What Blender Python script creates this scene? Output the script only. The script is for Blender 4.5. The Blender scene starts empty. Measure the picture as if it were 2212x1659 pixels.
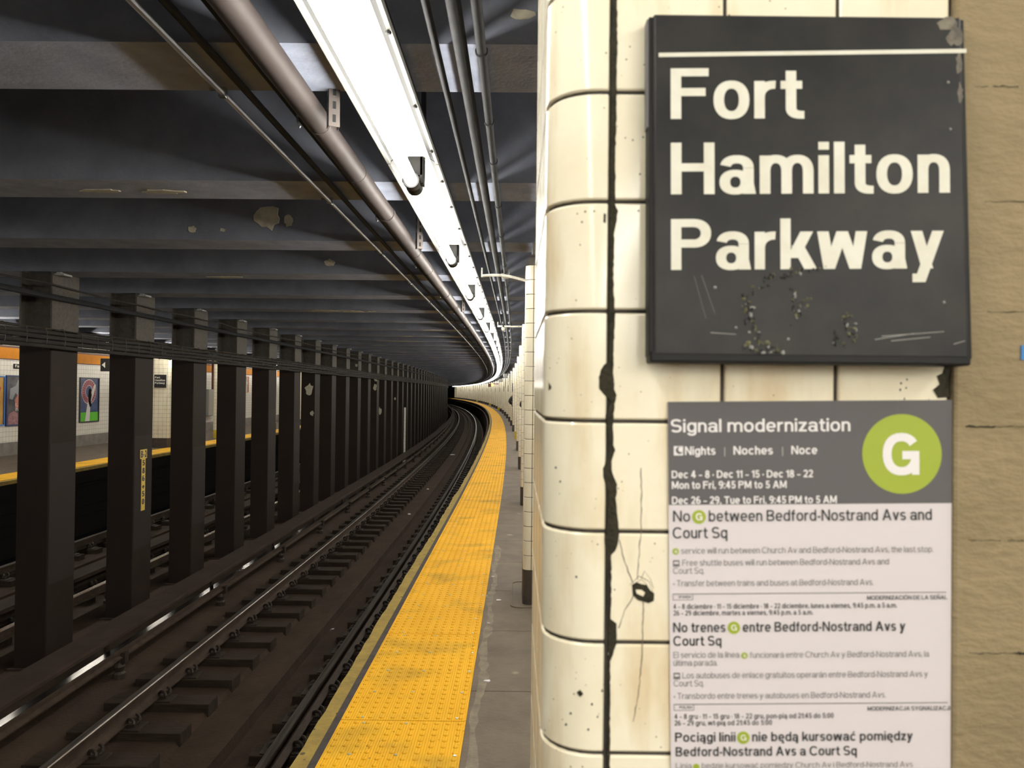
import bpy, bmesh, math, random
from mathutils import Matrix, Vector
random.seed(7)
S = bpy.context.scene
C = S.collection
PI = math.pi

# ---------------------------------------------------------------- camera, world, exposure
cam = bpy.data.cameras.new('camera'); cam_o = bpy.data.objects.new('camera', cam); C.objects.link(cam_o)
cam.sensor_width = 36.0; cam.lens = 36.0 * 1580.0 / 2212.0
cam.clip_start = 0.02; cam.clip_end = 400
cam_o.matrix_world = Matrix.Translation((0, 0, 1.58)) @ Matrix.Rotation(PI / 2 + 0.0105, 4, 'X') @ Matrix.Rotation(0.0107, 4, 'Z')
cam.dof.use_dof = True; cam.dof.focus_distance = 9.0; cam.dof.aperture_fstop = 9.5
S.camera = cam_o
world = bpy.data.worlds.new('world'); S.world = world; world.use_nodes = True
world.node_tree.nodes['Background'].inputs[0].default_value = (0.5, 0.52, 0.55, 1)
world.node_tree.nodes['Background'].inputs[1].default_value = 0.003
S.view_settings.view_transform = 'Standard'; S.view_settings.look = 'None'
S.view_settings.exposure = 0.0; S.view_settings.gamma = 1.0; S.view_settings.use_curve_mapping = False
S.cycles.use_denoising = True
S.cycles.max_bounces = 6; S.cycles.diffuse_bounces = 4; S.cycles.glossy_bounces = 3
S.cycles.caustics_reflective = False; S.cycles.caustics_refractive = False
S.cycles.sample_clamp_indirect = 4.0
TUBE_POWER = 62.0

# ---------------------------------------------------------------- the track alignment
DS = 0.25; S0 = -15.0; R_CURVE = 800.0
def heading(s): return 0.0085 if s < 9 else 0.0085 - (s - 9) / R_CURVE
_tab = []
x, y = -0.232 + 0.0085 * S0, S0
for i in range(int((215 - S0) / DS)):
    _tab.append((x, y)); p = heading(S0 + (i + .5) * DS)
    x += math.sin(p) * DS; y += math.cos(p) * DS
def frame(s):
    f = (s - S0) / DS; i = max(0, min(int(f), len(_tab) - 2)); t = f - i
    a, b = _tab[i], _tab[i + 1]
    return a[0] + (b[0] - a[0]) * t, a[1] + (b[1] - a[1]) * t, heading(s)
def P(s, u, h):
    x, y, p = frame(s)
    return Vector((x + u * math.cos(p), y - u * math.sin(p), h))
def M(s, u=0.0, h=0.0):
    x, y, p = frame(s)
    return Matrix.Translation(P(s, u, h)) @ Matrix.Rotation(-p, 4, 'Z')
def steps(a, b):
    out = [a]; s = a
    while s < b - 1e-6:
        s = min(b, s + (1.5 if s < 30 else 2.0)); out.append(s)
    return out

# ---------------------------------------------------------------- mesh helpers
def box(bm, x0, x1, y0, y1, z0, z1, bev=0.0, mat=None, mi=0):
    vs = [bm.verts.new((x, y, z)) for z in (z0, z1) for y in (y0, y1) for x in (x0, x1)]
    fs = [bm.faces.new([vs[i] for i in q]) for q in ((0, 2, 3, 1), (4, 5, 7, 6), (0, 1, 5, 4), (2, 6, 7, 3), (0, 4, 6, 2), (1, 3, 7, 5))]
    for f in fs: f.material_index = mi
    if bev:
        r = bmesh.ops.bevel(bm, geom=list({e for f in fs for e in f.edges}), offset=bev, segments=2, affect='EDGES', profile=.5)
        for f in r['faces']: f.material_index = mi
        vs = list({v for f in r['faces'] for v in f.verts} | {v for v in vs if v.is_valid})
    if mat is not None: bmesh.ops.transform(bm, matrix=mat, verts=[v for v in vs if v.is_valid])
    return vs
def loft(bm, rings, closed=True, caps=True, mi=0):
    R = [[bm.verts.new(p) for p in r] for r in rings]; n = len(R[0])
    for a, b in zip(R, R[1:]):
        for i in range(n if closed else n - 1):
            j = (i + 1) % n
            f = bm.faces.new((a[i], a[j], b[j], b[i])); f.material_index = mi if not callable(mi) else mi(i)
    if caps and closed:
        f = bm.faces.new(list(reversed(R[0]))); f.material_index = mi if not callable(mi) else mi(0)
        f = bm.faces.new(R[-1]); f.material_index = mi if not callable(mi) else mi(0)
    return R
def sweep(bm, prof, s0, s1, closed=True, mi=0, ss=None):
    ss = ss or steps(s0, s1)
    return loft(bm, [[P(s, u, h) for u, h in prof] for s in ss], closed, closed, mi)
def rect(u0, u1, h0, h1): return [(u0, h0), (u1, h0), (u1, h1), (u0, h1)]
def circ(u, h, r, n=10): return [(u + r * math.cos(2 * PI * k / n), h + r * math.sin(2 * PI * k / n)) for k in range(n)]
def tube(bm, pts, r, n=8, mi=0):
    pts = [Vector(p) for p in pts]; rings = []
    up = Vector((0, 0, 1))
    for i, p in enumerate(pts):
        d = (pts[min(i + 1, len(pts) - 1)] - pts[max(i - 1, 0)]).normalized()
        a = d.cross(up)
        if a.length < 1e-3: a = d.cross(Vector((1, 0, 0)))
        a.normalize(); b = a.cross(d).normalized(); rr = r[i] if isinstance(r, (list, tuple)) else r
        rings.append([p + a * rr * math.cos(2 * PI * k / n) + b * rr * math.sin(2 * PI * k / n) for k in range(n)])
    loft(bm, rings, True, True, mi)
def lathe(bm, prof, n=16, mat=None):
    rings = [[Vector((r * math.cos(2 * PI * k / n), r * math.sin(2 * PI * k / n), z)) for k in range(n)] for r, z in prof]
    if mat is not None: rings = [[mat @ p for p in r] for r in rings]
    loft(bm, rings)
def poly(bm, pts, mi=0):
    f = bm.faces.new([bm.verts.new(p) for p in pts]); f.material_index = mi; return f
def obj(name, bm, mats, parent=None, mat=None, smooth=False, recalc=True, sharp=40):
    if recalc: bmesh.ops.recalc_face_normals(bm, faces=bm.faces[:])
    me = bpy.data.meshes.new(name); bm.to_mesh(me); bm.free()
    for m in (mats if isinstance(mats, (list, tuple)) else [mats]): me.materials.append(m)
    if smooth:
        me.polygons.foreach_set('use_smooth', [True] * len(me.polygons))
        me.set_sharp_from_angle(angle=math.radians(sharp))
    o = bpy.data.objects.new(name, me); C.objects.link(o)
    if parent is not None: o.parent = parent
    if mat is not None: o.matrix_local = mat
    return o
def empty(name, mat):
    o = bpy.data.objects.new(name, None); C.objects.link(o); o.matrix_world = mat; o.empty_display_size = .1; return o
def tag(o, label, cat, group=None, kind=None):
    o['label'] = label; o['category'] = cat
    if group: o['group'] = group
    if kind: o['kind'] = kind
    return o
def struct(o): o['kind'] = 'structure'; return o
def dup(o, mat=None, parent=None, keep=None):
    c = o.copy(); C.objects.link(c)
    if parent is not None: c.parent = parent
    if mat is not None: c.matrix_world = mat
    for ch in o.children:
        if keep is None or ch.name.split('.')[0] in keep: dup(ch, None, c)
    return c
ONES = 'first second third fourth fifth sixth seventh eighth ninth tenth eleventh twelfth thirteenth fourteenth fifteenth sixteenth seventeenth eighteenth nineteenth'.split()
TENS = {20: 'twent', 30: 'thirt', 40: 'fort', 50: 'fift', 60: 'sixt', 70: 'sevent', 80: 'eight', 90: 'ninet'}
def ordn(n):
    if n < 20: return ONES[n - 1]
    if n >= 100: return 'hundred' + ('th' if n == 100 else ' and ' + ordn(n - 100))
    t, r = n // 10 * 10, n % 10
    return TENS[t] + ('ieth' if r == 0 else 'y-' + ONES[r - 1])

# ---------------------------------------------------------------- materials
def mat(name, col, rough=.6, metal=0.0, col2=None, scale=6.0, stretch=(1, 1, 1), bump=0.0, bscale=None, lo=.35, hi=.65,
        spots=None, coat=0.0, spec=.5, emit=None, estr=0.0, spot_scale=40, spot_at=.08, streak=None):
    m = bpy.data.materials.new(name); m.use_nodes = True
    nt = m.node_tree; N = nt.nodes; b = N['Principled BSDF']
    b.inputs['Base Color'].default_value = (*col, 1); b.inputs['Roughness'].default_value = rough
    b.inputs['Metallic'].default_value = metal; b.inputs['Specular IOR Level'].default_value = spec
    b.inputs['Coat Weight'].default_value = coat; b.inputs['Coat Roughness'].default_value = .08
    geo = N.new('ShaderNodeNewGeometry'); mp = N.new('ShaderNodeMapping')
    nt.links.new(geo.outputs['Position'], mp.inputs['Vector']); mp.inputs['Scale'].default_value = stretch
    last = None
    if col2:
        n = N.new('ShaderNodeTexNoise'); n.inputs['Scale'].default_value = scale; n.inputs['Detail'].default_value = 6
        n.inputs['Roughness'].default_value = .62
        nt.links.new(mp.outputs[0], n.inputs['Vector'])
        r = N.new('ShaderNodeMapRange'); r.inputs[1].default_value = lo; r.inputs[2].default_value = hi
        nt.links.new(n.outputs[0], r.inputs[0])
        mx = N.new('ShaderNodeMix'); mx.data_type = 'RGBA'
        mx.inputs[6].default_value = (*col, 1); mx.inputs[7].default_value = (*col2, 1)
        nt.links.new(r.outputs[0], mx.inputs[0]); last = mx.outputs[2]
    if streak:
        scol, samt, sstretch = streak
        mp2 = N.new('ShaderNodeMapping'); mp2.inputs['Scale'].default_value = sstretch
        nt.links.new(geo.outputs['Position'], mp2.inputs['Vector'])
        n = N.new('ShaderNodeTexNoise'); n.inputs['Scale'].default_value = 1; n.inputs['Detail'].default_value = 5
        nt.links.new(mp2.outputs[0], n.inputs['Vector'])
        r = N.new('ShaderNodeMapRange'); r.inputs[1].default_value = .53; r.inputs[2].default_value = .75; r.inputs[4].default_value = samt
        nt.links.new(n.outputs[0], r.inputs[0])
        mx = N.new('ShaderNodeMix'); mx.data_type = 'RGBA'
        if last: nt.links.new(last, mx.inputs[6])
        else: mx.inputs[6].default_value = (*col, 1)
        mx.inputs[7].default_value = (*scol, 1)
        nt.links.new(r.outputs[0], mx.inputs[0]); last = mx.outputs[2]
    if spots:
        v = N.new('ShaderNodeTexVoronoi'); v.inputs['Scale'].default_value = spot_scale
        nt.links.new(mp.outputs[0], v.inputs['Vector'])
        n2 = N.new('ShaderNodeTexNoise'); n2.inputs['Scale'].default_value = spot_scale * .23
        nt.links.new(mp.outputs[0], n2.inputs['Vector'])
        ad = N.new('ShaderNodeMath'); ad.operation = 'SUBTRACT'
        ad2 = N.new('ShaderNodeMath'); ad2.operation = 'MULTIPLY'; ad2.inputs[1].default_value = .5
        nt.links.new(n2.outputs[0], ad2.inputs[0]); nt.links.new(v.outputs['Distance'], ad.inputs[0]); nt.links.new(ad2.outputs[0], ad.inputs[1])
        lt = N.new('ShaderNodeMapRange'); lt.inputs[1].default_value = spot_at - .25; lt.inputs[2].default_value = spot_at - .2
        lt.inputs[3].default_value = 1; lt.inputs[4].default_value = 0
        nt.links.new(ad.outputs[0], lt.inputs[0])
        mx = N.new('ShaderNodeMix'); mx.data_type = 'RGBA'
        if last: nt.links.new(last, mx.inputs[6])
        else: mx.inputs[6].default_value = (*col, 1)
        mx.inputs[7].default_value = (*spots, 1)
        nt.links.new(lt.outputs[0], mx.inputs[0]); last = mx.outputs[2]
    if last: nt.links.new(last, b.inputs['Base Color'])
    if bump:
        n = N.new('ShaderNodeTexNoise'); n.inputs['Scale'].default_value = bscale or scale * 4; n.inputs['Detail'].default_value = 5
        nt.links.new(mp.outputs[0], n.inputs['Vector'])
        bp = N.new('ShaderNodeBump'); bp.inputs['Strength'].default_value = bump; bp.inputs['Distance'].default_value = .01
        nt.links.new(n.outputs[0], bp.inputs['Height']); nt.links.new(bp.outputs[0], b.inputs['Normal'])
    if emit:
        b.inputs['Emission Color'].default_value = (*emit, 1); b.inputs['Emission Strength'].default_value = estr
    return m
def grid_tile_mat(name, col, grout, size, rough=.25):
    """square wall tiles laid in a running surface (object coordinates: x along the wall, z up)"""
    m = bpy.data.materials.new(name); m.use_nodes = True; nt = m.node_tree; N = nt.nodes; b = N['Principled BSDF']
    b.inputs['Roughness'].default_value = rough
    uv = N.new('ShaderNodeUVMap'); br = N.new('ShaderNodeTexBrick')
    br.offset = 0; br.inputs['Scale'].default_value = 1 / size; br.inputs['Mortar Size'].default_value = .035
    br.inputs['Brick Width'].default_value = 1; br.inputs['Row Height'].default_value = 1
    br.inputs['Color1'].default_value = (*col, 1); br.inputs['Color2'].default_value = (*[c * .93 for c in col], 1); br.inputs['Mortar'].default_value = (*grout, 1)
    nt.links.new(uv.outputs[0], br.inputs['Vector']); nt.links.new(br.outputs[0], b.inputs['Base Color'])
    return m
CREAM = (.86, .80, .63)
m_tile = mat('glazed cream tile', CREAM,   .16, col2=(.80, .73, .55), scale=9, spec=.4, coat=.05, spots=(.16, .12, .06), spot_scale=110, spot_at=.012,
             streak=((.52, .34, .12), .6, (19, 19, 4.5)), bump=.04, bscale=14)
m_tile_far = mat('glazed cream tile of the row', (.86, .80, .63), .25, col2=(.78, .71, .54), scale=3, coat=.05, streak=((.5, .4, .22), .4, (8, 8, 2)))
m_grout = mat('dark grout', (.045, .036, .028), .9, col2=(.02, .017, .013), scale=40)
m_filler = mat('olive black joint filler', (.016, .0145, .0095), .8, spec=.2, col2=(.032, .028, .016), scale=60, bump=.5, bscale=200)
m_base = mat('brown painted column base', (.055, .043, .035), .6, col2=(.03, .024, .02), scale=10)
m_basey = mat('yellow painted column base', (.62, .46, .04), .5, col2=(.45, .33, .03), scale=10)
m_soot = mat('sooty concrete', (.05, .045, .04), .9, col2=(.09, .08, .065), scale=20, bump=.6, bscale=60)
m_beige = mat('beige painted wall', (.27, .212, .125), .8, spec=.2, col2=(.20, .155, .087), scale=7, stretch=(1, 1, 2.2), bump=.35, bscale=60, lo=.3, hi=.75)
m_floor = mat('worn concrete', (.135, .103, .072), .75, col2=(.075, .055, .038), scale=3.5, bump=.3, bscale=50, lo=.3, hi=.7, spots=(.22, .18, .13), spot_scale=5, spot_at=.06)
m_floorgap = mat('joint dirt', (.03, .025, .02), .95)
m_yel = None
m_edge = mat('worn yellow edge paint', (.33, .235, .055), .8, spec=.2, col2=(.20, .14, .045), scale=9, bump=.6, bscale=60, lo=.3, hi=.7, spots=(.07, .055, .035), spot_scale=14, spot_at=.10)
m_gap = mat('grey sealant', (.060, .050, .048), .8, spec=.2, col2=(.035, .03, .029), scale=12)
m_bed = mat('dirty track concrete', (.046, .030, .020), .95, spec=.15, col2=(.024, .0155, .0105), scale=2.2, bump=.7, bscale=30, lo=.3, hi=.72)
m_tie = mat('creosoted timber', (.020, .0135, .0095), .85, spec=.15, col2=(.034, .024, .017), scale=10, stretch=(.4, 2, 2), bump=.5, bscale=30)
m_rust = mat('rusty rail steel', (.055, .038, .027), .65, spec=.2, col2=(.030, .020, .014), scale=8)
m_railtop = mat('worn bright rail head', (.30, .27, .24), .30, .75, col2=(.12, .095, .075), scale=4, stretch=(10, .3, 1))
m_third = mat('dulled third rail head', (.30, .28, .26), .20, 1.0, col2=(.05, .038, .03), scale=1.3, stretch=(3, .6, 1), lo=.42, hi=.6)
m_clip = mat('rusty clip iron', (.030, .021, .016), .6, .2, spec=.3)
m_board = mat('brown cover board', (.036, .024, .019), .85, spec=.1, col2=(.024, .016, .0125), scale=4, bump=.2, bscale=40)
m_col = mat('dark column paint', (.020, .0135, .0108), .6, spec=.09, col2=(.0155, .0112, .009), scale=2.0, bump=.1, bscale=80)
m_colup = mat('bare grey column paint', (.075, .066, .056), .7, spec=.25, col2=(.05, .044, .038), scale=25, bump=.35, bscale=120)
m_peel = mat('exposed pale undercoat', (.42, .39, .30), .8, col2=(.30, .28, .22), scale=14, bump=.3)
m_flangeb = mat('blue tinted beam soffit', (.29, .315, .40), .85, spec=.2, col2=(.21, .23, .295), scale=5, bump=.2, bscale=60)  # blue tint put in to offset yellow bounce light; paler than the beam faces
m_beam = mat('blue tinted beam face', (.14, .15, .185), .85, spec=.2, col2=(.10, .108, .135), scale=3, bump=.25, bscale=40)  # blue stands in for lamp glow and offsets yellow bounce; darker than soffit
m_ceil = mat('glow tinted blue grey ceiling', (.26, .30, .40), .85, col2=(.20, .235, .31), scale=2, bump=.2, bscale=20)  # blue and paleness stand in for the glare veil around the lamps
m_pipe = mat('grey brown pipe paint', (.046, .037, .0355), .6, spec=.14, col2=(.038, .031, .030), scale=9)
m_cond = mat('galvanised conduit', (.14, .14, .145), .42, .8)
m_condd = mat('dusty dark conduit', (.022, .023, .026), .75, spec=.2, col2=(.014, .015, .017), scale=8)
m_cable = mat('black cable jacket', (.016, .014, .013), .6, spec=.2, col2=(.024, .021, .019), scale=6)
m_tie_wrap = mat('dull lashing wire', (.05, .045, .04), .5, .5)
m_msgr = mat('bright messenger wire', (.6, .6, .58), .25, 1.0)
m_white = mat('white enamel reflector', (.80, .78, .72), .4)
m_lip = mat('white painted lip', (.16, .16, .15), .5)
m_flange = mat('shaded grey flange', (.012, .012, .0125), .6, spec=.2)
m_whitep = mat('chipped white pipe paint', (.75, .73, .64), .5, col2=(.5, .47, .4), scale=14, lo=.5, hi=.7, spots=(.12, .1, .08), spot_scale=18, spot_at=.05)
m_greym = mat('grey fixture steel', (.22, .22, .21), .45, .3)
m_hold = mat('grey lampholder plastic', (.012, .012, .0122), .5, spec=.2)
m_tube_dim = mat('dim fluorescent tube', (1, 1, 1), .4, emit=(1.0, .965, .87), estr=9)
m_tube_fill = mat('added fill tube', (1, 1, 1), .4, emit=(1.0, .965, .87), estr=TUBE_POWER * 1.6)  # stronger tube for the added fill rows
m_tube = mat('lit fluorescent tube', (1, 1, 1), .4, emit=(1.0, .965, .87), estr=TUBE_POWER)
m_steel = mat('zinc strut', (.10, .085, .08), .5, .3)
m_hole = mat('dark slot', (.01, .01, .01), .9)
m_sign = mat('black enamel sign', (.022, .022, .023), .32, spec=.06, col2=(.032, .031, .03), scale=14, bump=.05, bscale=30)
m_signedge = mat('black sign edge', (.010, .010, .010), .5, spec=.12)
m_signside = mat('worn grey sign side', (.10, .095, .10), .5)
m_letter = mat('cream sign lettering', (.70, .69, .60), .5, spec=.2, col2=(.63, .61, .51), scale=30)
m_scuff = mat('olive scorched enamel', (.16, .15, .06), .5, col2=(.06, .06, .04), scale=80, bump=.8, bscale=300)
m_scuffw = mat('pale scrape', (.24, .235, .22), .5)
m_soap = mat('blistered black enamel', (.012, .012, .012), .12, bump=1.0, bscale=260)
m_paper = mat('white paper', (.66, .61, .625), .6)
m_ink = mat('black ink', (.022, .022, .026), .6)
m_inkg = mat('grey ink', (.16, .155, .16), .6)
m_inkm = mat('dark grey ink', (.09, .088, .095), .6)
m_hdr = mat('grey poster band', (.092, .087, .092), .6, spec=.25)
m_wink = mat('white ink', (.80, .77, .77), .55)
m_wline = mat('pale line ink', (.35, .34, .34), .55)
m_green = mat('lime green ink', (.29, .365, .022), .55)
m_black = mat('matt black', (.010, .0095, .009), .9, spec=.05)
m_blue = mat('blue masking tape', (.02, .17, .46), .6)
m_walltile = grid_tile_mat('white wall tile', (.70, .66, .585), (.34, .31, .26), .108)
m_wallbase = mat('grey wall base', (.20, .18, .155), .8, col2=(.13, .115, .1), scale=6, bump=.3)
m_backwall = mat('pale tiled end wall', (.74, .70, .60), .4)  # unseen end wall kept pale to bounce light towards the pillar
m_orange = mat('orange painted fascia', (.62, .24, .018), .6, spec=.15, col2=(.52, .19, .014), scale=3)
m_maroon = mat('maroon steel', (.10, .025, .012), .5)
m_pale = mat('pale ceiling board', (.42, .39, .34), .8)
m_amber = mat('amber signal lens', (1, .65, .1), .3, emit=(1, .62, .06), estr=6)
m_globe = mat('cream glass globe', (.75, .70, .5), .25, emit=(1, .9, .6), estr=.25)
m_red = mat('dull red enamel', (.25, .05, .04), .5)

# ---------------------------------------------------------------- lettering: a plain grotesque drawn as polygons (cap height = 1)
def seg_ring(out, cx, cy, rx, ry, a0, a1, V, H, n=None):
    n = n or max(4, int(abs(a1 - a0) / 13)); e = 2 / 2.25
    def pt(a, X, Y):
        c, s = math.cos(a), math.sin(a)
        return (cx + X * math.copysign(abs(c) ** e, c), cy + Y * math.copysign(abs(s) ** e, s))
    for k in range(n):
        p, q = math.radians(a0 + (a1 - a0) * k / n), math.radians(a0 + (a1 - a0) * (k + 1) / n)
        out.append([pt(p, rx, ry), pt(q, rx, ry), pt(q, max(rx - V, .01), max(ry - H, .01)), pt(p, max(rx - V, .01), max(ry - H, .01))])
class Layered(list):
    layer = 0
    def append(self, p): list.append(self, (self.layer, p))
def glyph(ch, V, H):
    o = []; X = .74; o = Layered()
    def r(x0, y0, x1, y1): o.layer += 1; o.append([(x0, y0), (x1, y0), (x1, y1), (x0, y1)])
    def g(cx, cy, rx, ry, a0=0, a1=360, v=None, h=None): o.layer += 1; seg_ring(o, cx, cy, rx, ry, a0, a1, v or V, h or H)
    def d(x0, y0, x1, y1, t): o.layer += 1; o.append([(x0, y0), (x0 + t, y0), (x1 + t, y1), (x1, y1)])
    T = V * 1.12; acc = None
    dec = {'ó': ('o', 1), 'á': ('a', 1), 'é': ('e', 1), 'í': ('ı', 1), 'ú': ('u', 1), 'ć': ('c', 1), 'Ó': ('O', 1), 'Ñ': ('N', 2), 'ą': ('a', 3), 'ę': ('e', 3), 'ñ': ('n', 2)}
    if ch in dec: ch, acc = dec[ch]
    w = .6
    if ch == 'o': w = .70; g(.35, X / 2, .35, X / 2 + .012)
    elif ch == 'c': w = .66; g(.35, X / 2, .35, X / 2 + .012, 42, 318)
    elif ch == 'e': w = .69; g(.345, X / 2, .345, X / 2 + .012, 0, 318); r(.08, X / 2 - H * .5, .66, X / 2 + H * .4)
    elif ch in 'nhm':
        a = 1.0 if ch == 'h' else X; r(0, 0, V, a); c = .31; w = .62
        g(c, X - .30, c, .312, 0, 180); r(2 * c - V, 0, 2 * c, X - .29)
        if ch == 'm':
            g(3 * c - V, X - .30, c, .312, 0, 180); r(4 * c - 2 * V, 0, 4 * c - V, X - .29); w = 4 * c - V
    elif ch == 'u': w = .62; r(.62 - V, 0, .62, X); g(.31, .30, .31, .312, 180, 360); r(0, .29, V, X)
    elif ch == 'r': w = .42; r(0, 0, V, X); g(.40, X - .32, .40, .325, 88, 180)
    elif ch == 'a':
        w = .68; r(.66 - V, .0, .66, X - .24); g(.335, X - .235, .325, .247, 0, 168); g(.305, .228, .305, .24, 0, 360, None, H * .84); d(.70 - V, 0, .66 - V, .2, V)
    elif ch in 'bdpqg':
        w = .68; g(.34, X / 2, .34, X / 2 + .012)
        if ch == 'b': r(0, 0, V, 1)
        if ch == 'd': r(w - V, 0, w, 1)
        if ch == 'p': r(0, -.27, V, X)
        if ch == 'q': r(w - V, -.27, w, X)
        if ch == 'g': r(w - V, -.02, w, X); g(.34, .0, .34, .27, 195, 360)
    elif ch in 'sS':
        A = X if ch == 's' else 1.0; wd = .29 if ch == 's' else .39; w = 2 * wd; ry = (A + .024 + H) / 4
        g(wd, A + .012 - ry, wd, ry, 25, 270); g(wd, ry - .012, wd, ry, -155, 90)
    elif ch == 't': w = .42; r(.1, .17, .1 + V, .94); r(0, X - H, .42, X); g(.1 + .28, .20, .28, .21, 180, 272); r(.36, -.01, .46, H * .9)
    elif ch == 'f': w = .42; r(.1, 0, .1 + V, .78); r(0, X - H, .42, X); g(.1 + .28, .77, .28, .24, 92, 180)
    elif ch == 'i': w = V; r(0, 0, V, X); r(0, .85, V, 1)
    elif ch == 'ı': w = V; r(0, 0, V, X)
    elif ch == 'j': w = V; r(0, -.2, V, X); r(0, .85, V, 1); g(-.1, -.05, .1 + V, .22, 270, 360)
    elif ch == 'l': w = V; r(0, 0, V, 1)
    elif ch == 'k': w = .64; r(0, 0, V, 1); d(V * .6, .22, .40, X, T * 1.1); d(.66 - T * .8, 0, .22, .46, T * 1.1)
    elif ch == 'v': w = .66; d(.33 - T / 2, 0, 0, X, T); d(.33 - T / 2, 0, .66 - T, X, T)
    elif ch == 'w':
        w = 1.0
        for a, b in ((.24, 0), (.24, .5 - T / 2 + T * .0), (.76 - T * .0, .5 - T / 2), (.76, 1.0 - T)): d(a - T / 2, 0, b, X, T)
    elif ch == 'y': w = .66; d(.33 - T / 2, 0, 0, X, T); d(.175 - T / 2, -.27, .66 - T, X, T); r(.03, -.27, .18, -.27 + H * 1.05)
    elif ch == 'x': w = .64; d(0, 0, .64 - T, X, T); d(.64 - T, 0, 0, X, T)
    elif ch == 'z': w = .58; r(0, 0, .58, H); r(0, X - H, .58, X); d(0, H * .6, .58 - T * 1.2, X - H * .6, T * 1.2)
    elif ch in 'OQ': w = 1.0; g(.5, .5, .5, .515)
    elif ch == 'C': w = .94; g(.5, .5, .5, .515, 38, 322)
    elif ch == 'G': w = .97; g(.5, .5, .5, .515, 36, 345); r(.52, .5 - H * .62, .97, .5 + H * .38); r(.97 - V * .85, 0.0, .97, .5)
    elif ch in 'FEP': 
        w = .74; r(0, 0, V, 1); r(0, 1 - H, .74 if ch != 'P' else .46, 1)
        if ch != 'P': r(0, .53 - H / 2, .68, .53 + H / 2)
        if ch == 'E': r(0, 0, .76, H)
        if ch == 'P': w = .80; g(.44, .72 - .002, .36, .282, -90, 90); r(0, .438, .46, .438 + H)
    elif ch == 'B': w = .80; r(0, 0, V, 1); g(.40, .745, .36, .257, -90, 90); g(.42, .275, .38, .275, -90, 90); r(0, 0, .44, H); r(0, 1 - H, .42, 1); r(0, .5 - H / 2, .44, .5 + H / 2)
    elif ch == 'R': w = .82; r(0, 0, V, 1); g(.44, .72, .36, .282, -90, 90); r(0, .438, .46, .438 + H); r(0, 1 - H, .44, 1); r(.78 - V, 0, .78, .36)
    elif ch == 'D': w = .86; r(0, 0, V, 1); g(.38, .5, .48, .5, -90, 90); r(0, 0, .40, H); r(0, 1 - H, .40, 1)
    elif ch == 'H': w = .84; r(0, 0, V, 1); r(.84 - V, 0, .84, 1); r(0, .52 - H / 2, .84, .52 + H / 2)
    elif ch == 'I': w = V; r(0, 0, V, 1)
    elif ch == 'J': w = .62; r(.62 - V, .3, .62, 1); g(.31, .3, .31, .312, 180, 360)
    elif ch == 'L': w = .70; r(0, 0, V, 1); r(0, 0, .70, H)
    elif ch == 'M': w = 1.0; r(0, 0, V, 1); r(1 - V, 0, 1, 1); d(.5 - T / 2, .12, 0, 1, T); d(.5 - T / 2, .12, 1 - T, 1, T)
    elif ch == 'N': w = .86; r(0, 0, V, 1); r(.86 - V, 0, .86, 1); d(.86 - T, 0, 0, 1, T)
    elif ch == 'A': w = .94; d(0, 0, .47 - T / 2, 1, T); d(.94 - T, 0, .47 - T / 2, 1, T); r(.2, .24, .74, .24 + H)
    elif ch == 'T': w = .80; r(.4 - V / 2, 0, .4 + V / 2, 1); r(0, 1 - H, .80, 1)
    elif ch == 'K': w = .86; r(0, 0, V, 1); d(V * .6, .3, .60, 1, T * 1.2); d(.86 - T, 0, .28, .56, T * 1.2)
    elif ch == 'Z': w = .78; r(0, 0, .78, H); r(0, 1 - H, .78, 1); d(0, H * .6, .78 - T * 1.2, 1 - H * .6, T * 1.2)
    elif ch == 'Y': w = .86; r(.43 - V / 2, 0, .43 + V / 2, .45); d(.43 - T / 2, .42, 0, 1, T); d(.43 - T / 2, .42, .86 - T, 1, T)
    elif ch == '0': w = .64; g(.32, .5, .32, .51)
    elif ch == '1': w = .40; r(.40 - V, 0, .40, 1); r(.0, .70, .3, .70 + H)
    elif ch == '2': w = .64; g(.32, .69, .32, .322, -35, 165); r(0, 0, .64, H); d(0, H * .5, .40, .56, T * 1.1)
    elif ch == '3': w = .64; g(.32, .73, .31, .28, -90, 160); g(.32, .28, .32, .29, -160, 90)
    elif ch == '4': w = .68; r(.54 - V, 0, .54, 1); r(0, .22, .68, .22 + H); d(0, .22 + H * .5, .42 - T * .5, 1, T)
    elif ch == '5': w = .64; g(.32, .32, .32, .33, -160, 130); r(.08, .42, .08 + V * .9, 1); r(.08, 1 - H, .58, 1)
    elif ch == '6': w = .66; g(.33, .31, .33, .32); g(.38, .52, .38, .49, 75, 200)
    elif ch == '8': w = .66; g(.33, .74, .29, .27); g(.33, .275, .33, .287)
    elif ch == '9': w = .66; g(.33, .69, .33, .32); g(.28, .48, .38, .49, -105, 20)
    elif ch == '.': w = V; r(0, 0, V, V)
    elif ch == ',': w = V; r(0, 0, V, V); d(-.02, -.16, V * .45, 0, V * .5)
    elif ch == ':': w = V; r(0, 0, V, V); r(0, X - V, V, X)
    elif ch == '-': w = .32; r(0, .28, .32, .28 + H)
    elif ch == '–': w = .5; r(0, .28, .5, .28 + H * .8)
    elif ch == '·': w = V; r(0, .30, V, .30 + V)
    elif ch == '•': w = .26; g(.13, .36, .13, .13, 0, 360, .125, .125)
    elif ch == '|': w = H * .5; r(0, -.1, H * .5, 1.0)
    elif ch == '+': w = .62; r(0, .3, .62, .3 + H); r(.31 - V / 2, .04, .31 + V / 2, .66)
    elif ch == ' ': w = .22
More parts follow.
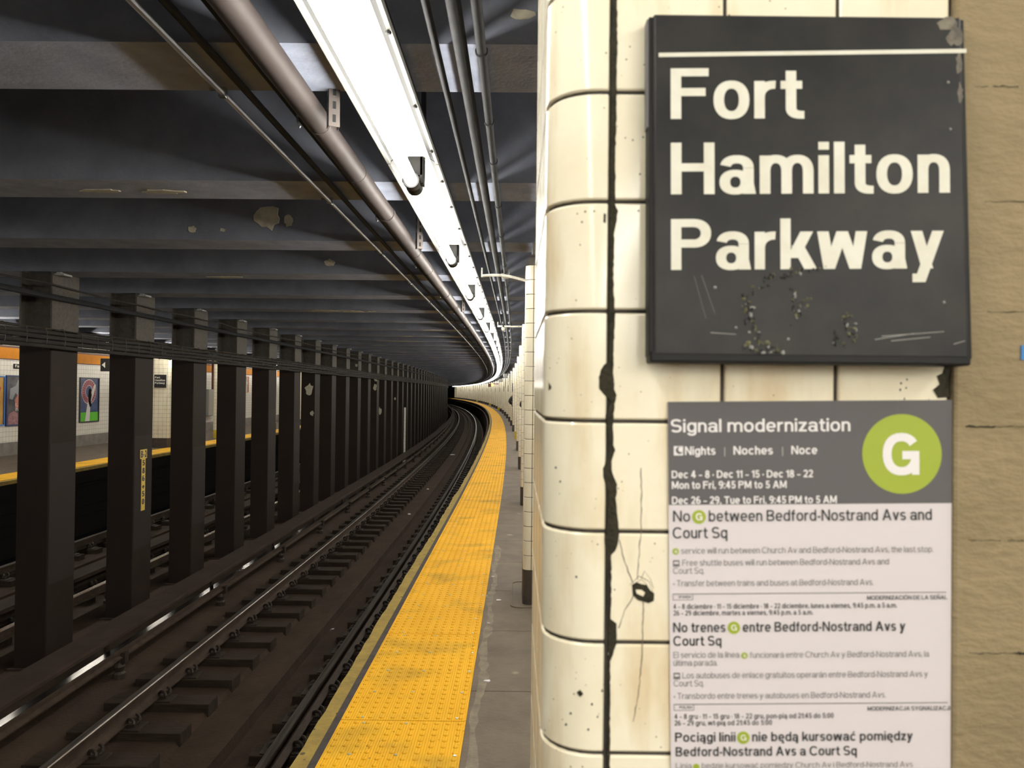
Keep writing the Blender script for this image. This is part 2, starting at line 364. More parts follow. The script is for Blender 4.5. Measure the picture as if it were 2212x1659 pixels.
    if acc:
        top = .80 if ch.islower() or ch == 'ı' else 1.08; mid = w / 2
        if acc == 1: d(mid - .08, top, mid + .04, top + .2, V)
        if acc == 2: r(mid - .22, top + .02, mid + .22, top + .02 + H)
        if acc == 3: d(w - V - .12, -.2, w - V, .02, V * .8); r(w - V - .12, -.22, w - .02, -.22 + H * .8)
    return w, o
LAYER = 2.5e-5     # overlapping strokes of one letter lie a hair apart
def text_polys(txt, V=.16, H=.14, track=0.0):
    x = 0; out = []
    SB = .13 + track
    for ch in txt:
        w, ps = glyph(ch, V, H)
        out += [(lay * LAYER, [(px + x, py) for px, py in p]) for lay, p in ps]
        x += w + SB
    return x - SB, out
def text_mesh(bm, txt, x0, yb, cap, width, to, V=.16, H=.14, away=(0, -1, 0), mi=0):
    """draw txt with its left end at x0 and baseline yb; 'to' maps (x, y) to a 3-D point; width stretches the line to fit"""
    L, ps = text_polys(txt, V, H); sx = width / L if width else cap
    for lay, p in ps: poly(bm, [Vector(to(x0 + px * sx, yb + py * cap)) + Vector(away) * lay * 4 for px, py in p], mi)

# ================================================================= the setting
END = 190.0
HB = 2.705          # underside of the beams
SLAB = 3.25
# near platform
bm = bmesh.new()
sweep(bm, rect(-.70, 3.4, -.30, -.012), S0, END, mi=1)
j0, L = -1.0, .975
edges = [j0 + L * k for k in range(int((END - j0) / L))]
for k, (a, b) in enumerate(zip(edges, edges[1:])):
    if a > 60: break
    sweep(bm, rect(.0, 3.4, -.0125, 0.0), a + .003, b - .003, mi=0, ss=[a + .003, b - .003])
sweep(bm, rect(.0, 3.4, -.0125, 0.0), b, END, mi=0); sweep(bm, rect(.0, 3.4, -.0125, 0.0), S0, j0, mi=0)
struct(obj('floor', bm, [m_floor, m_floorgap]))
bm = bmesh.new()
sweep(bm, rect(-.86, -.74, -1.36, -.30), S0, END)
struct(obj('wall_platform', bm, m_bed))
# painted platform edge with its ragged lip
bm = bmesh.new(); ss = [S0 + .12 * k for k in range(int((40 - S0) / .12))] + steps(40, END)
rings = []; e = 0
for s in ss:
    e = e * .75 + random.uniform(-.006, .006)
    rings.append([P(s, -.712 + e, -.03), P(s, -.634, -.03), P(s, -.634, .004), P(s, -.70 + e, .004 + random.uniform(-.001, .001))])
loft(bm, rings); o = struct(obj('trim_1', bm, m_edge)); o['label'] = 'worn mustard yellow painted concrete lip of the near platform edge'
bm = bmesh.new(); sweep(bm, rect(-.634, -.597, -.03, .001), S0, END); struct(obj('trim_2', bm, m_gap))
# track bed: near trough, column bench, far trough (mirrored about the bench)
UC = -4.477
def mir(u): return 2 * UC - u
near = [(-.80, -1.345), (-1.93, -1.345), (-2.03, -1.36), (-2.035, -1.40), (-2.085, -1.40), (-2.09, -1.29), (-2.18, -1.29), (-2.20, -1.385), (-2.53, -1.375), (-2.56, -1.335), (-3.50, -1.335), (-3.93, -1.30), (-3.96, -1.17)]
prof = near + [(mir(u), h) for u, h in reversed(near)]
bm = bmesh.new(); sweep(bm, prof + [(mir(-.80), -1.6), (-.80, -1.6)], S0, END)
struct(obj('trackbed', bm, m_bed))
# ceiling slab, girders
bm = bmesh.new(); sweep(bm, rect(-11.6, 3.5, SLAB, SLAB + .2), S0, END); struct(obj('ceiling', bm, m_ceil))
BEAM_SP = 1.573; BEAM0 = 7.27
beam_me = None; beams = {}
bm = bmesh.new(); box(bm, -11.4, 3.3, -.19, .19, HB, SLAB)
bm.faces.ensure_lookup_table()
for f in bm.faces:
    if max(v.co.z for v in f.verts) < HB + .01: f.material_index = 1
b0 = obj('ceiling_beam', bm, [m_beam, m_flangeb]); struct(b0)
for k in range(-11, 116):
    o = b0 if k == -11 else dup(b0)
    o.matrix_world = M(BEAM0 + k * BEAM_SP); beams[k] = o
# walls
def uvwall(name, u, h0, h1, s0, s1, m, face=1, th=.12):
    bm = bmesh.new(); uvl = bm.loops.layers.uv.new('UVMap'); ss = steps(s0, s1)
    a = [(bm.verts.new(P(s, u, h0)), bm.verts.new(P(s, u, h1)), bm.verts.new(P(s, u + th * face, h1)), bm.verts.new(P(s, u + th * face, h0)), s) for s in ss]
    for p, q in zip(a, a[1:]):
        f = bm.faces.new((p[0], q[0], q[1], p[1]))
        for l, c in zip(f.loops, ((p[4], h0), (q[4], h0), (q[4], h1), (p[4], h1))): l[uvl].uv = c
        bm.faces.new((p[1], q[1], q[2], p[2])); bm.faces.new((p[2], q[2], q[3], p[3]))
    return struct(obj(name, bm, m))
uvwall('wall_left', -11.35, .30, 2.19, S0, END, m_walltile, -1)
bm = bmesh.new(); sweep(bm, rect(-11.5, -11.33, 0, .30), S0, END); struct(obj('baseboard_left', bm, m_wallbase))
bm = bmesh.new(); sweep(bm, rect(-11.5, -11.32, 2.21, 2.46), S0, END); struct(obj('trim_3', bm, m_orange))
bm = bmesh.new(); sweep(bm, rect(-11.5, -11.30, 2.46, 2.50), S0, END); sweep(bm, rect(-11.5, -11.30, 2.19, 2.21), S0, END); struct(obj('trim_4', bm, m_maroon))
bm = bmesh.new(); sweep(bm, rect(-11.5, -11.33, 2.50, SLAB), S0, END); struct(obj('wall_left_upper', bm, m_pale))
uvwall('wall_right', 3.3, 0, SLAB, S0, END, m_walltile, 1)
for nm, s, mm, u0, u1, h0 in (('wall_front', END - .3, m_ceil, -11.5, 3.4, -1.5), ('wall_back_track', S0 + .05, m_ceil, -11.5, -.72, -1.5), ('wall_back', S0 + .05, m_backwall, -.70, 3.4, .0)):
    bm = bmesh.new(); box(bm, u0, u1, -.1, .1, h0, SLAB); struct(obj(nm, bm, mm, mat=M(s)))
# far platform
UE = mir(-.71)
bm = bmesh.new(); sweep(bm, rect(-11.5, UE - .08, -.30, 0), S0, END); struct(obj('floor_far', bm, m_floor))
bm = bmesh.new(); sweep(bm, rect(UE - .085, UE + .004, -.06, .003), S0, END); struct(obj('trim_5', bm, m_edge))
bm = bmesh.new(); sweep(bm, rect(UE - .25, UE - .12, -1.34, -.30), S0, END); sweep(bm, rect(UE - .079, UE - .006, -.30, -.061), S0, END)
for h in (-.42, -.62, -.82, -1.0): sweep(bm, rect(UE - .12, UE - .09, h, h + .03), S0, 60)
struct(obj('wall_platform_far', bm, m_black))

# ================================================================= tactile paving
def yellow():
    m = mat('yellow tactile paving', (.82, .44, .022), .6, spec=.12, col2=(.72, .37, .016), scale=2.6, spots=(.30, .17, .02), spot_scale=26, spot_at=.035, lo=.35, hi=.75, streak=((.34, .22, .03), .75, (2.2, 3.0, 2)))
    nt = m.node_tree; N = nt.nodes; tc = N.new('ShaderNodeTexCoord'); w = N.new('ShaderNodeTexWave')
    w.inputs['Scale'].default_value = 26; w.bands_direction = 'X'
    bp = N.new('ShaderNodeBump'); bp.inputs['Strength'].default_value = .55; bp.inputs['Distance'].default_value = .003
    nt.links.new(tc.outputs['Object'], w.inputs['Vector']); nt.links.new(w.outputs['Fac'], bp.inputs['Height'])
    nt.links.new(bp.outputs[0], N['Principled BSDF'].inputs['Normal']); return m
m_yel = yellow()
m_screw = mat('screw heads', (.5, .46, .36), .3, .9)
PL = 1.24
def panel_bm(domes=True):
    bm = bmesh.new(); box(bm, -.597, 0, .003, PL - .003, .0, .008, .002)
    if domes:
        n = 7
        for i in range(11):
            for j in range(22):
                cx, cy = -.597 + .027 + i * .0543, .03 + j * (PL - .06) / 21
                rs = [[(cx + r * math.cos(2 * PI * k / n), cy + r * math.sin(2 * PI * k / n), z) for k in range(n)] for r, z in ((.0135, .008), (.0115, .0115), (.006, .0132))]
                R = loft(bm, rs, True, False); bm.faces.new(R[-1])
    # side strips of the panel
    box(bm, -.006, 0.0, .003, PL - .003, .008, .011)
    return bm
pan = obj('tactile_panel', panel_bm(), m_yel)
flat_pan = None
screw_me = None
def screws(parent):
    global screw_me
    for ux in (-.50, -.30, -.045):
        for yy in (.03, .33, .62, .91, PL - .03):
            if screw_me is None:
                bm = bmesh.new(); lathe(bm, [(.009, .008), (.009, .010), (.006, .0112)], 9)
                o = obj('screw', bm, m_screw, parent); screw_me = o.data
            else:
                o = bpy.data.objects.new('screw', screw_me); C.objects.link(o); o.parent = parent
            o.location = (ux + .02 * (yy > .6), yy, 0)
PS0 = 3.50 - 5 * PL
pending = []
for k in range(int((168 - PS0) / PL)):
    s = PS0 + k * PL
    if s < 0: continue
    o = pan if 'label' not in pan else dup(pan)
    o.matrix_world = M(s)
    n = int(round((s - PS0) / PL)) - 3
    lab = {1: 'nearest yellow tactile panel, dirty at its front edge', 2: 'yellow tactile panel just behind the stained nearest one'}.get(n, f'{ordn(n)} yellow tactile panel along the platform edge from the camera' if 0 < n <= 24 else
           ('small far yellow tactile panel on the curving platform edge' if n > 24 else 'yellow tactile panel below the picture edge'))
    tag(o, lab, 'tactile paving', 'yellow tactile panels on the platform edge')
    if s < 11:
        pending.append(o)
for o in pending: screws(o)
# far platform strip: one run per panel
bm = bmesh.new(); box(bm, UE - .70, UE - .10, .003, PL - .003, .0, .010, .002)
fp = obj('tactile_panel', bm, m_yel)
for k, s in enumerate([9 + PL * i for i in range(26)]):
    o = fp if k == 0 else dup(fp); o.matrix_world = M(s)
    tag(o, f'{ordn(k + 1)} yellow panel along the far platform edge from the left', 'tactile paving', 'yellow panels on the far platform')

# ================================================================= rails
RAILTOP = -1.09
def rail_prof(u, top):
    p = [(-.0675, 0), (.0675, 0), (.0675, .012), (.012, .03), (.009, .05), (.009, .105), (.034, .118), (.035, .142), (.029, .150), (-.029, .150), (-.035, .142), (-.034, .118), (-.009, .105), (-.009, .05), (-.012, .03), (-.0675, .012)]
    return [(u + a, top - .15 + b) for a, b in p]
UR, ULr = -1.565, -3.07
def rail(u, lab):
    bm = bmesh.new(); ss = [S0 + 1.0 * k for k in range(int(END - S0) + 1)]
    sweep(bm, rail_prof(u, RAILTOP), S0, END, mi=lambda i: 1 if i in (7, 8, 9) else 0, ss=ss)
    tag(obj('running_rail', bm, [m_rust, m_railtop], smooth=False), lab, 'rail', 'running rails')
rail(UR, 'steel running rail nearest the yellow platform edge')
rail(ULr, 'steel running rail beside the third rail of the near track')
rail(mir(ULr), 'running rail of the far track just beyond the columns')
rail(mir(UR), 'running rail of the far track beneath the far platform')
# third rails with cover board, brackets and insulators
def third(sg, lab):
    f = (lambda u: u) if sg == 0 else mir
    top = -1.01; bm = bmesh.new(); u = -3.72
    p = [(u - .05, top - .10), (u + .05, top - .10), (u + .05, top - .09), (u + .012, top - .075), (u + .012, top - .035), (u + .04, top - .025), (u + .04, top), (u - .04, top), (u - .04, top - .025), (u - .012, top - .035), (u - .012, top - .075), (u - .05, top - .09)]
    sweep(bm, [(f(a), b) for a, b in p], S0, END, mi=lambda i: 1 if i == 6 else 0, ss=[S0 + k for k in range(int(END - S0) + 1)])
    r = obj('third_rail', bm, [m_rust, m_third]); tag(r, lab, 'third rail', 'third rails')
    bm = bmesh.new(); sweep(bm, [(f(a), b) for a, b in [(-3.83, -.80), (-3.53, -.80), (-3.53, -.775), (-3.55, -.76), (-3.83, -.755)]], S0, END)
    cb_ = obj('cover_board', bm, m_board, r)
    n = 0
    for k in range(60):
        s = 2.3 + 2.5 * k
        if s > (END - 5 if sg == 0 else 45): break
        bm = bmesh.new(); fx = lambda a, b: (min(f(a), f(b)), max(f(a), f(b)))
        box(bm, *fx(-3.86, -3.835), -.03, .03, -1.22, -.77); box(bm, *fx(-3.85, -3.60), -.03, .03, -.815, -.80)
        obj('bracket', bm, m_clip, cb_, M(s))
        bm = bmesh.new(); lathe(bm, [(.06, -1.33), (.06, -1.27), (.04, -1.25), (.055, -1.20), (.04, -1.16), (.05, -1.11)], 10, Matrix.Translation((f(u), 0, 0)))
        box(bm, *fx(u + .03, u + .075), -.035, .035, -1.16, -1.06)
        obj('insulator', bm, m_clip, r, M(s)); n += 1
    return r
third(0, 'third rail under its brown cover board beside the near track')
third(1, 'third rail under a cover board beyond the columns')

# ================================================================= tie blocks with clips
def tie_mesh(u0, u1, top=-1.262):
    bm = bmesh.new(); box(bm, u0, u1, -.105, .105, top - .16, top, .006); return bm
def clip_bm(u, sg, top):
    bm = bmesh.new(); pts = []
    for k in range(15):
        t = k / 14; a = t * 2 * PI * 1.25
        pts.append((u + sg * (.10 + .04 * math.cos(a)), -.06 + .12 * t, top + .05 + .032 * math.sin(a)))
    tube(bm, pts, .0135, 6)
    box(bm, min(u + sg * .07, u + sg * .13), max(u + sg * .07, u + sg * .13), -.035, .035, top + .012, top + .034)
    return bm
def tie_proto(u0, u1, ur, f, full=True):
    top = -1.262
    a, b = sorted((f(u0), f(u1))); r = obj('tie_block', tie_mesh(a, b, top), m_tie); uu = f(ur)
    if full:
        bm = bmesh.new(); box(bm, uu - .19, uu + .19, -.085, .085, top, top + .012, .003); pl_ = obj('tie_plate', bm, m_clip, r)
        for sg in (-1, 1): obj('rail_clip', clip_bm(uu, sg, top), m_clip, pl_, smooth=True)
    return r
ident = lambda u: u
TS = .548
rows = [(-1.83, -1.16, UR, ident, 3.6, 125, 62, 'under the rail by the yellow platform', 'tie blocks under the platform rail'),
        (-3.47, -2.52, ULr, ident, 3.4, 125, 62, 'under the rail by the third rail', 'tie blocks under the third rail side'),
        (-3.47, -2.52, ULr, mir, 6.0, 25, 20, 'of the far track beyond the columns', 'tie blocks of the far track, column side'),
        (-1.83, -1.16, UR, mir, 8.0, 25, 20, 'of the far track below the far platform', 'tie blocks of the far track, platform side')]
for u0, u1, ur, f, s0, nn, nf, where, grp in rows:
    pr = tie_proto(u0, u1, ur, f)
    a, b = sorted((f(u0), f(u1))); plain = None
    for k in range(nn):
        if k < nf: o = pr if k == 0 else dup(pr)
        else:
            if plain is None:
                bm = tie_mesh(a, b); uu = f(ur)
                for sg in (-1, 1): box(bm, uu + sg * .1 - .03, uu + sg * .1 + .03, -.05, .05, -1.262, -1.19)
                plain = obj('tie_block', bm, m_tie); o = plain
            else: o = dup(plain)
        o.matrix_world = M(s0 + k * TS, 0, random.uniform(-.006, .004))
        lab = f'{ordn(k + 1)} dark timber tie block from the camera {where}' if k < 40 else f'small distant tie block {where}'
        tag(o, lab, 'tie', grp)
bm = bmesh.new()
for u0, u1, ur, f, s0, nn, nf, where, grp in rows[:2]:
    for k in range(nn, 260):
        mm = M(s0 + k * TS)
        vs = box(bm, u0, u1, -.105, .105, -1.40, -1.262); bmesh.ops.transform(bm, matrix=mm, verts=vs)
tag(obj('distant_ties', bm, m_tie), 'row of tie blocks far round the dark curve', 'ties', kind='stuff')

# ================================================================= steel columns between the tracks
COL0 = 7.08
def col_proto():
    r = empty('steel_column', Matrix.Identity(4))
    bm = bmesh.new(); box(bm, -.314, 0, 0, .44, -1.17, 2.04, .012); obj('shaft', bm, m_col, r)
    bm = bmesh.new(); box(bm, -.014, .004, .004, .436, 2.04, HB - .002); box(bm, -.318, -.30, .004, .436, 2.04, HB - .002); box(bm, -.31, -.004, .10, .40, 2.04, HB - .002)
    obj('upper_flange', bm, m_colup, r)
    bm = bmesh.new(); box(bm, -.36, .045, -.03, .0, -1.17, -1.15); box(bm, .0, .03, .02, .42, -1.17, -1.155); obj('base_plate', bm, m_board, r)
    bm = bmesh.new(); box(bm, .004, .10, .02, .16, HB - .035, HB - .015); box(bm, .03, .07, .02, .06, HB - .015, HB - .003); obj('cap_bracket', bm, m_greym, r)
    return r
cp = col_proto(); cols = []
for k in range(72):
    s = COL0 + BEAM_SP * k
    o = cp if k == 0 else dup(cp, keep=None if k < 26 else ('shaft', 'upper_flange'))
    o.matrix_world = M(s, -4.32)
    lab = f'{ordn(k + 1)} dark steel column from the left between the tracks'
    if k == 0: lab = 'wide dark steel column nearest the camera at the left'
    if k == 1: lab = 'dark steel column carrying the yellow chainage number strip'
    if k == 6: lab = 'dark steel column with two pale peeled paint patches on its front'
    if k >= 30: lab = 'thin far steel column merging into the dark curve'
    tag(o, lab, 'column', 'steel columns between the tracks'); cols.append(o)
# two more behind the camera's left edge
for k in (-1, -2):
    o = dup(cp); o.matrix_world = M(COL0 + BEAM_SP * k, -4.32); tag(o, 'dark steel column left of the picture', 'column', 'steel columns between the tracks')
def blob(bm, to, cx, cy, w, h, seed, n=13, th=.0):
    rnd = random.Random(seed); pts = []
    for k in range(n):
        a = 2 * PI * k / n; r = rnd.uniform(.62, 1.08)
        pts.append((cx + w / 2 * r * math.cos(a), cy + h / 2 * r * math.sin(a)))
    loft(bm, [[to(x, y, 0) for x, y in pts], [to(cx + (x - cx) * .97, cy + (y - cy) * .97, th or .002) for x, y in pts]])
def patch(parent, items, front=True):
    for i, (cx, cy, w, h) in enumerate(items):
        bm = bmesh.new(); blob(bm, lambda x, z, t: (x, -.001 - t, z), cx, cy, w, h, int(cx * 1000 + cy * 77), th=.003)
        o = obj('peeled_patch', bm, m_peel, parent); o['label'] = 'pale peeled paint patch'
patch(cols[6], [(-.13, 1.58, .20, .32), (-.06, 1.04, .09, .13)])
patch(cols[9], [(-.05, 2.3, .09, .10)]); patch(cols[11], [(-.06, 1.66, .13, .28), (-.05, 1.95, .12, .2)])
patch(cols[12], [(-.15, .85, .12, .3)]); patch(cols[14], [(-.08, 1.25, .08, .14)])
# lower repaint band on some column sides
for k, top in ((0, 1.02), (1, 1.0), (2, .75), (4, 1.2), (5, .9)):
    bm = bmesh.new(); box(bm, .0005, .002, .014, .426, -.35 if k != 4 else -.5, top)
    o = obj('repainted_band', bm, mat('grey repaint' + ONES[k], (.0225, .0175, .0155), .6, spec=.1), cols[k]); o['label'] = 'slightly greyer repainted band'
# chainage strip on the second column (a thing of its own)
r = empty('chainage_marker', M(COL0 + BEAM_SP, -4.32) @ Matrix.Translation((.0035, .215, 0)))
tag(r, 'yellow vertical strip of black chainage numbers on a dark column', 'number sign')
m_tag = mat('yellow number plate', (.60, .42, .08), .5)
bm = bmesh.new(); box(bm, 0, .004, -.08, .08, .718, .83); box(bm, 0, .004, -.045, .045, .09, .718); obj('plate', bm, m_tag, r)
to = lambda x, y: (.0046, x, y)
for txt, x0_, yb_, cap_, w_ in [('B-2', -.068, .734, .082, .135)] + [(ch, -.03, .634 - i * .094, .068, .06) for i, ch in enumerate('586+50')]:
    bm = bmesh.new(); text_mesh(bm, txt, x0_, yb_, cap_, w_, to, .27, .2, away=(1, 0, 0))
    obj('number', bm, m_ink, r, recalc=False)
# white marker post far along the row
r = empty('marker_post', M(30.2, -4.14, -1.17)); tag(r, 'white painted marker post standing before the far columns', 'post')
bm = bmesh.new(); box(bm, -.035, .035, -.035, .035, .10, 2.05, .006); obj('post', bm, m_whitep, r)
bm = bmesh.new(); box(bm, -.07, .07, -.07, .07, 0, .10, .008); obj('foot', bm, m_base, r)

# cables strung along the columns
def run(name, pr, s0, s1, m, lab, cat, grp=None, parent=None, wob=0.0, n=8, seed=0):
    bm = bmesh.new(); rnd = random.Random(seed); ss = steps(s0, s1) if not wob else [s0 + .6 * k for k in range(int((s1 - s0) / .6))]
    u, h, r = pr; rings = []
    for s in ss:
        du, dh = (rnd.uniform(-wob, wob), rnd.uniform(-wob, wob)) if wob else (0, 0)
        rings.append([P(s, a + du, b + dh) for a, b in circ(u, h, r, n)])
    loft(bm, rings); o = obj(name, bm, m, parent, smooth=True)
    if parent is None: tag(o, lab, cat, grp)
    return o
root = run('messenger_wire', (-4.262, 2.135, .006), S0 + .3, 112, m_msgr, 'bright wire carrying the black cable bundle along the columns', 'cable', wob=.004)
for i, (u, h, rr) in enumerate([(-4.262, 2.095, .020), (-4.245, 2.05, .022), (-4.285, 2.055, .02), (-4.255, 2.005, .022), (-4.25, 1.96, .021)]):
    run('cable', (u, h, rr), S0 + .3, 112, m_cable, '', '', parent=root, wob=.006, seed=i + 1)
for k in range(100):
    s = 5.2 + .28 * k
    bm = bmesh.new(); pts = [(-4.262 + .034 * math.cos(a), 0, 2.045 + .105 * math.sin(a)) for a in [2 * PI * j / 14 for j in range(15)]]
    tube(bm, pts, .0035, 5); o = obj('lashing', bm, m_tie_wrap, root); o.matrix_world = M(s)
run('service_pipe', (-4.285, 2.45, .028), S0 + .3, 112, m_condd, 'thin dark pipe crossing the columns above the cable bundle', 'pipe')
run('thin_cable', (-4.29, 2.56, .009), S0 + .3, 60, m_cable, 'slim black wire running just under the column tops', 'cable', wob=.015, seed=9)

# ================================================================= peeled paint on the beams (children of the beams)
def beam_patch(k, items):
    for cx, cz, w, h, face in items:
        o = beams[k]; s = BEAM0 + k * BEAM_SP; ux = cx - frame(s)[0]
        bm = bmesh.new()
        if face == 'f': blob(bm, lambda x, z, t: (x, -.191 - t, z), ux, cz, w, h, int(cx * 991), 15, .006)
        else: blob(bm, lambda x, yy, t: (x, yy, HB - .001 - t), ux, cz, w, h, int(cx * 991), 17, .006)
        q = obj('peeled_patch', bm, m_peel, o); q['label'] = 'pale patch where the dark paint has peeled'
beam_patch(-1, [(-1.86, 1.58 + 1.29, .23, .20, 'f'), (-1.70, 1.58 + 1.27, .08, .12, 'f'), (-2.43, 2.785, .075, .06, 'f'), (-2.2, 2.78, .05, .03, 'f')])
beam_patch(-2, [(-2.35, .02, .28, .07, 'b'), (-2.0, .03, .26, .08, 'b')])
beam_patch(0, [(-1.78, 2.815, .11, .08, 'f')]); beam_patch(0, [(-2.9, .05, .4, .1, 'b')])
beam_patch(2, [(-2.7, .0, .55, .30, 'b'), (-2.3, .02, .35, .26, 'b'), (-2.02, .0, .16, .2, 'b')])
beam_patch(4, [(-1.5, .0, .5, .22, 'b'), (-1.05, .05, .4, .2, 'b')]); beam_patch(5, [(-2.2, .0, .3, .25, 'b'), (-1.2, .0, .7, .2, 'b')])
beam_patch(6, [(-2.6, 0, 1.1, .22, 'b'), (-1.3, 0, .4, .2, 'b')]); beam_patch(7, [(-1.0, 0, .5, .25, 'b'), (-3.3, 0, .4, .2, 'b')])
beam_patch(9, [(-1.7, 0, .9, .25, 'b'), (-3.2, 0, .4, .2, 'b')]); beam_patch(11, [(-1.2, 0, .6, .25, 'b'), (-2.6, 0, .5, .2, 'b')])
beam_patch(14, [(-1.6, 0, .7, .25, 'b'), (-2.9, 0, .8, .2, 'b')]); beam_patch(-3, [(.02, 2.80, .10, .04, 'f')])

# ================================================================= fluorescent light run
FP = 2.0; LIP = 2.62; PLATE = 2.648; TZ = 2.532
def fixture():
    r = empty('light_fixture', Matrix.Identity(4)); y0, y1 = .006, FP - .006
    def ext(prof, name, m, sm=False):
        bm = bmesh.new(); loft(bm, [[(a, y0, b) for a, b in prof], [(a, y1, b) for a, b in prof]]); return obj(name, bm, m, r, smooth=sm)
    ext([(-.086, PLATE), (.076, PLATE), (.076, PLATE + .004), (-.086, PLATE + .004)], 'reflector', m_white)
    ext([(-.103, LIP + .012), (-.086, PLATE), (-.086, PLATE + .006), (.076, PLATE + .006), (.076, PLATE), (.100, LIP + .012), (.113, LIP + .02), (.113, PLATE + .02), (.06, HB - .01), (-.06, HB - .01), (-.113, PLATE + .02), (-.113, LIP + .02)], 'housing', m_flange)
    for sg in (-1, 1): rail_ = ext([(sg * .117, LIP), (sg * .104, LIP), (sg * .101, LIP + .011), (sg * .117, LIP + .022)], 'lip_rail', m_lip)
    bm = bmesh.new(); loft(bm, [[(.027 * math.cos(2 * PI * k / 14), yy, TZ + .027 * math.sin(2 * PI * k / 14)) for k in range(14)] for yy in (.07, FP - .05)])
    obj('lamp_tube', bm, m_tube, r, smooth=True)
    for yy, d in ((.05, -1), (FP - .03, 1)):
        bm = bmesh.new()
        ring = [(.029, -.03), (.037, -.03), (.038, .0), (.036, .008), (.034, .045), (.026, .055), (.004, .055), (.004, 0), (.029, -.005)]
        n = 18
        loft(bm, [[Vector((rr * math.cos(2 * PI * k / n), yy + d * z, TZ + rr * math.sin(2 * PI * k / n))) for k in range(n)] for rr, z in ring], True, False)
        a, b = sorted((yy + d * .0, yy + d * .04))
        box(bm, .022, .05, a, b, TZ - .005, TZ + .025, .003); box(bm, .035, .05, a, b, TZ + .02, PLATE, .002); box(bm, -.046, -.03, a + .01, b - .01, TZ + .0, TZ + .018, .003)
        box(bm, -.02, .05, a, b, TZ + .028, PLATE, .003)
        obj('lampholder', bm, m_hold, r, smooth=True)
    for yy in (.25, .75, 1.3, 1.8):
        bm = bmesh.new(); lathe(bm, [(.006, -.012), (.009, -.010), (.009, -.004), (.004, -.003), (.004, .01)], 7, Matrix.Translation((.108, yy, LIP)))
        obj('bolt', bm, m_hold, rail_)
    for yy in (.35, 1.65):
        bm = bmesh.new(); box(bm, -.012, .012, yy - .012, yy + .012, HB - .011, SLAB - .002); obj('hanger_rod', bm, m_condd, r)
    return r
FX = fixture(); UL = -.262; FS0 = 3.35 - 8 * FP
k = 0
for i in range(84):
    s = FS0 + FP * i
    if s > 158: break
    o = FX if i == 0 else dup(FX, keep=None if 5 < i < 20 else ('reflector', 'housing', 'lip_rail', 'lamp_tube', 'lampholder'))
    o.matrix_world = M(s, UL)
    vis = i - 7 + 1
    lab = ('fluorescent strip light overhead behind the picture edge' if vis < 1 else 'large overexposed fluorescent strip light at the top edge of the picture' if vis == 1 else
           f'{ordn(vis)} fluorescent strip light from the camera in the near platform run' if vis <= 16 else 'tiny far fluorescent strip light on the curving ceiling run')
    tag(o, lab, 'light', 'fluorescent lights over the near platform edge')
_dim = []
def dimtube(ch):
    if not _dim: d = ch.data.copy(); d.materials[0] = m_tube_dim; _dim.append(d)
    return _dim[0]
for i in range(32):
    s = 0.5 + FP * i
    o = dup(FX, keep=('reflector', 'housing', 'lip_rail', 'lamp_tube', 'lampholder')); o.matrix_world = M(s, mir(UL))
    tag(o, 'fluorescent strip light over the far platform, glimpsed above the cables', 'light', 'fluorescent lights over the far platform')
for i in range(18):
    s = 4 + FP * 2 * i
    o = dup(FX, keep=('reflector', 'housing', 'lip_rail', 'lamp_tube', 'lampholder')); o.matrix_world = M(s, -10.75, .03)
    [setattr(ch, 'data', dimtube(ch)) for ch in o.children if ch.name.startswith('lamp_tube')]
    tag(o, 'fluorescent strip light beside the orange fascia of the far wall', 'light', 'fluorescent lights along the far wall')
for i in range(21):  # unseen row added to light the foreground pillar more head-on
    s = -12.5 + FP * i
    o = dup(FX, keep=('reflector', 'housing', 'lip_rail', 'lamp_tube', 'lampholder')); o.matrix_world = M(s, 1.75, .03)
    tag(o, 'added unseen fluorescent fill light above the platform behind the pillars', 'light', 'added fill lights behind the pillars')

_back = []
def fill_tube(ch):
    if not _back: d = ch.data.copy(); d.materials[0] = m_tube_fill; _back.append(d)
    return _back[0]
for row, u in enumerate((.95, 2.6)):  # two unseen rows added to fill the pillar face from behind the camera
    for i in range(6):
        o = dup(FX, keep=('reflector', 'housing', 'lip_rail', 'lamp_tube', 'lampholder')); o.matrix_world = M(-13.6 + FP * i, u, .03)
        for ch in o.children:
            if ch.name.startswith('lamp_tube'): ch.data = fill_tube(ch)
        tag(o, 'added unseen fluorescent fill light behind the viewpoint', 'light', 'added fill lights behind the viewpoint')

# ================================================================= overhead pipes and conduits
big = run('sprinkler_pipe', (-.57, 2.64, .048), S0 + .3, 165, m_pipe, 'thick grey brown pipe hung left of the lights', 'pipe', n=20)
def collar(parent, s, u, h, r, w, m=m_pipe, name='coupling'):
    bm = bmesh.new(); n = 18
    loft(bm, [[(rr * math.cos(2 * PI * k / n), yy, rr * math.sin(2 * PI * k / n)) for k in range(n)] for rr, yy in ((r, 0), (r + .004, .002), (r + .004, w - .002), (r, w))], True, True)
    o = obj(name, bm, m, parent, smooth=True); o.matrix_world = M(s, u, h); return o
m_seam = mat('pipe joint ring', (.05, .042, .04), .7)  # rings at the pipe joints, close to the pipe's own tone
for i, s in enumerate([2.88, 3.55, 4.35, 5.55, 6.35, 7.9, 9.0, 10.3, 11.6, 13.2, 15.0, 17.0, 19.5, 22.0, 25.0, 28.0, 32.0]):
    if i % 3 == 2: collar(big, s, -.57, 2.64, .0485, .05)
    else: collar(big, s, -.57, 2.64, .0466, .006, m_seam, 'joint_ring')
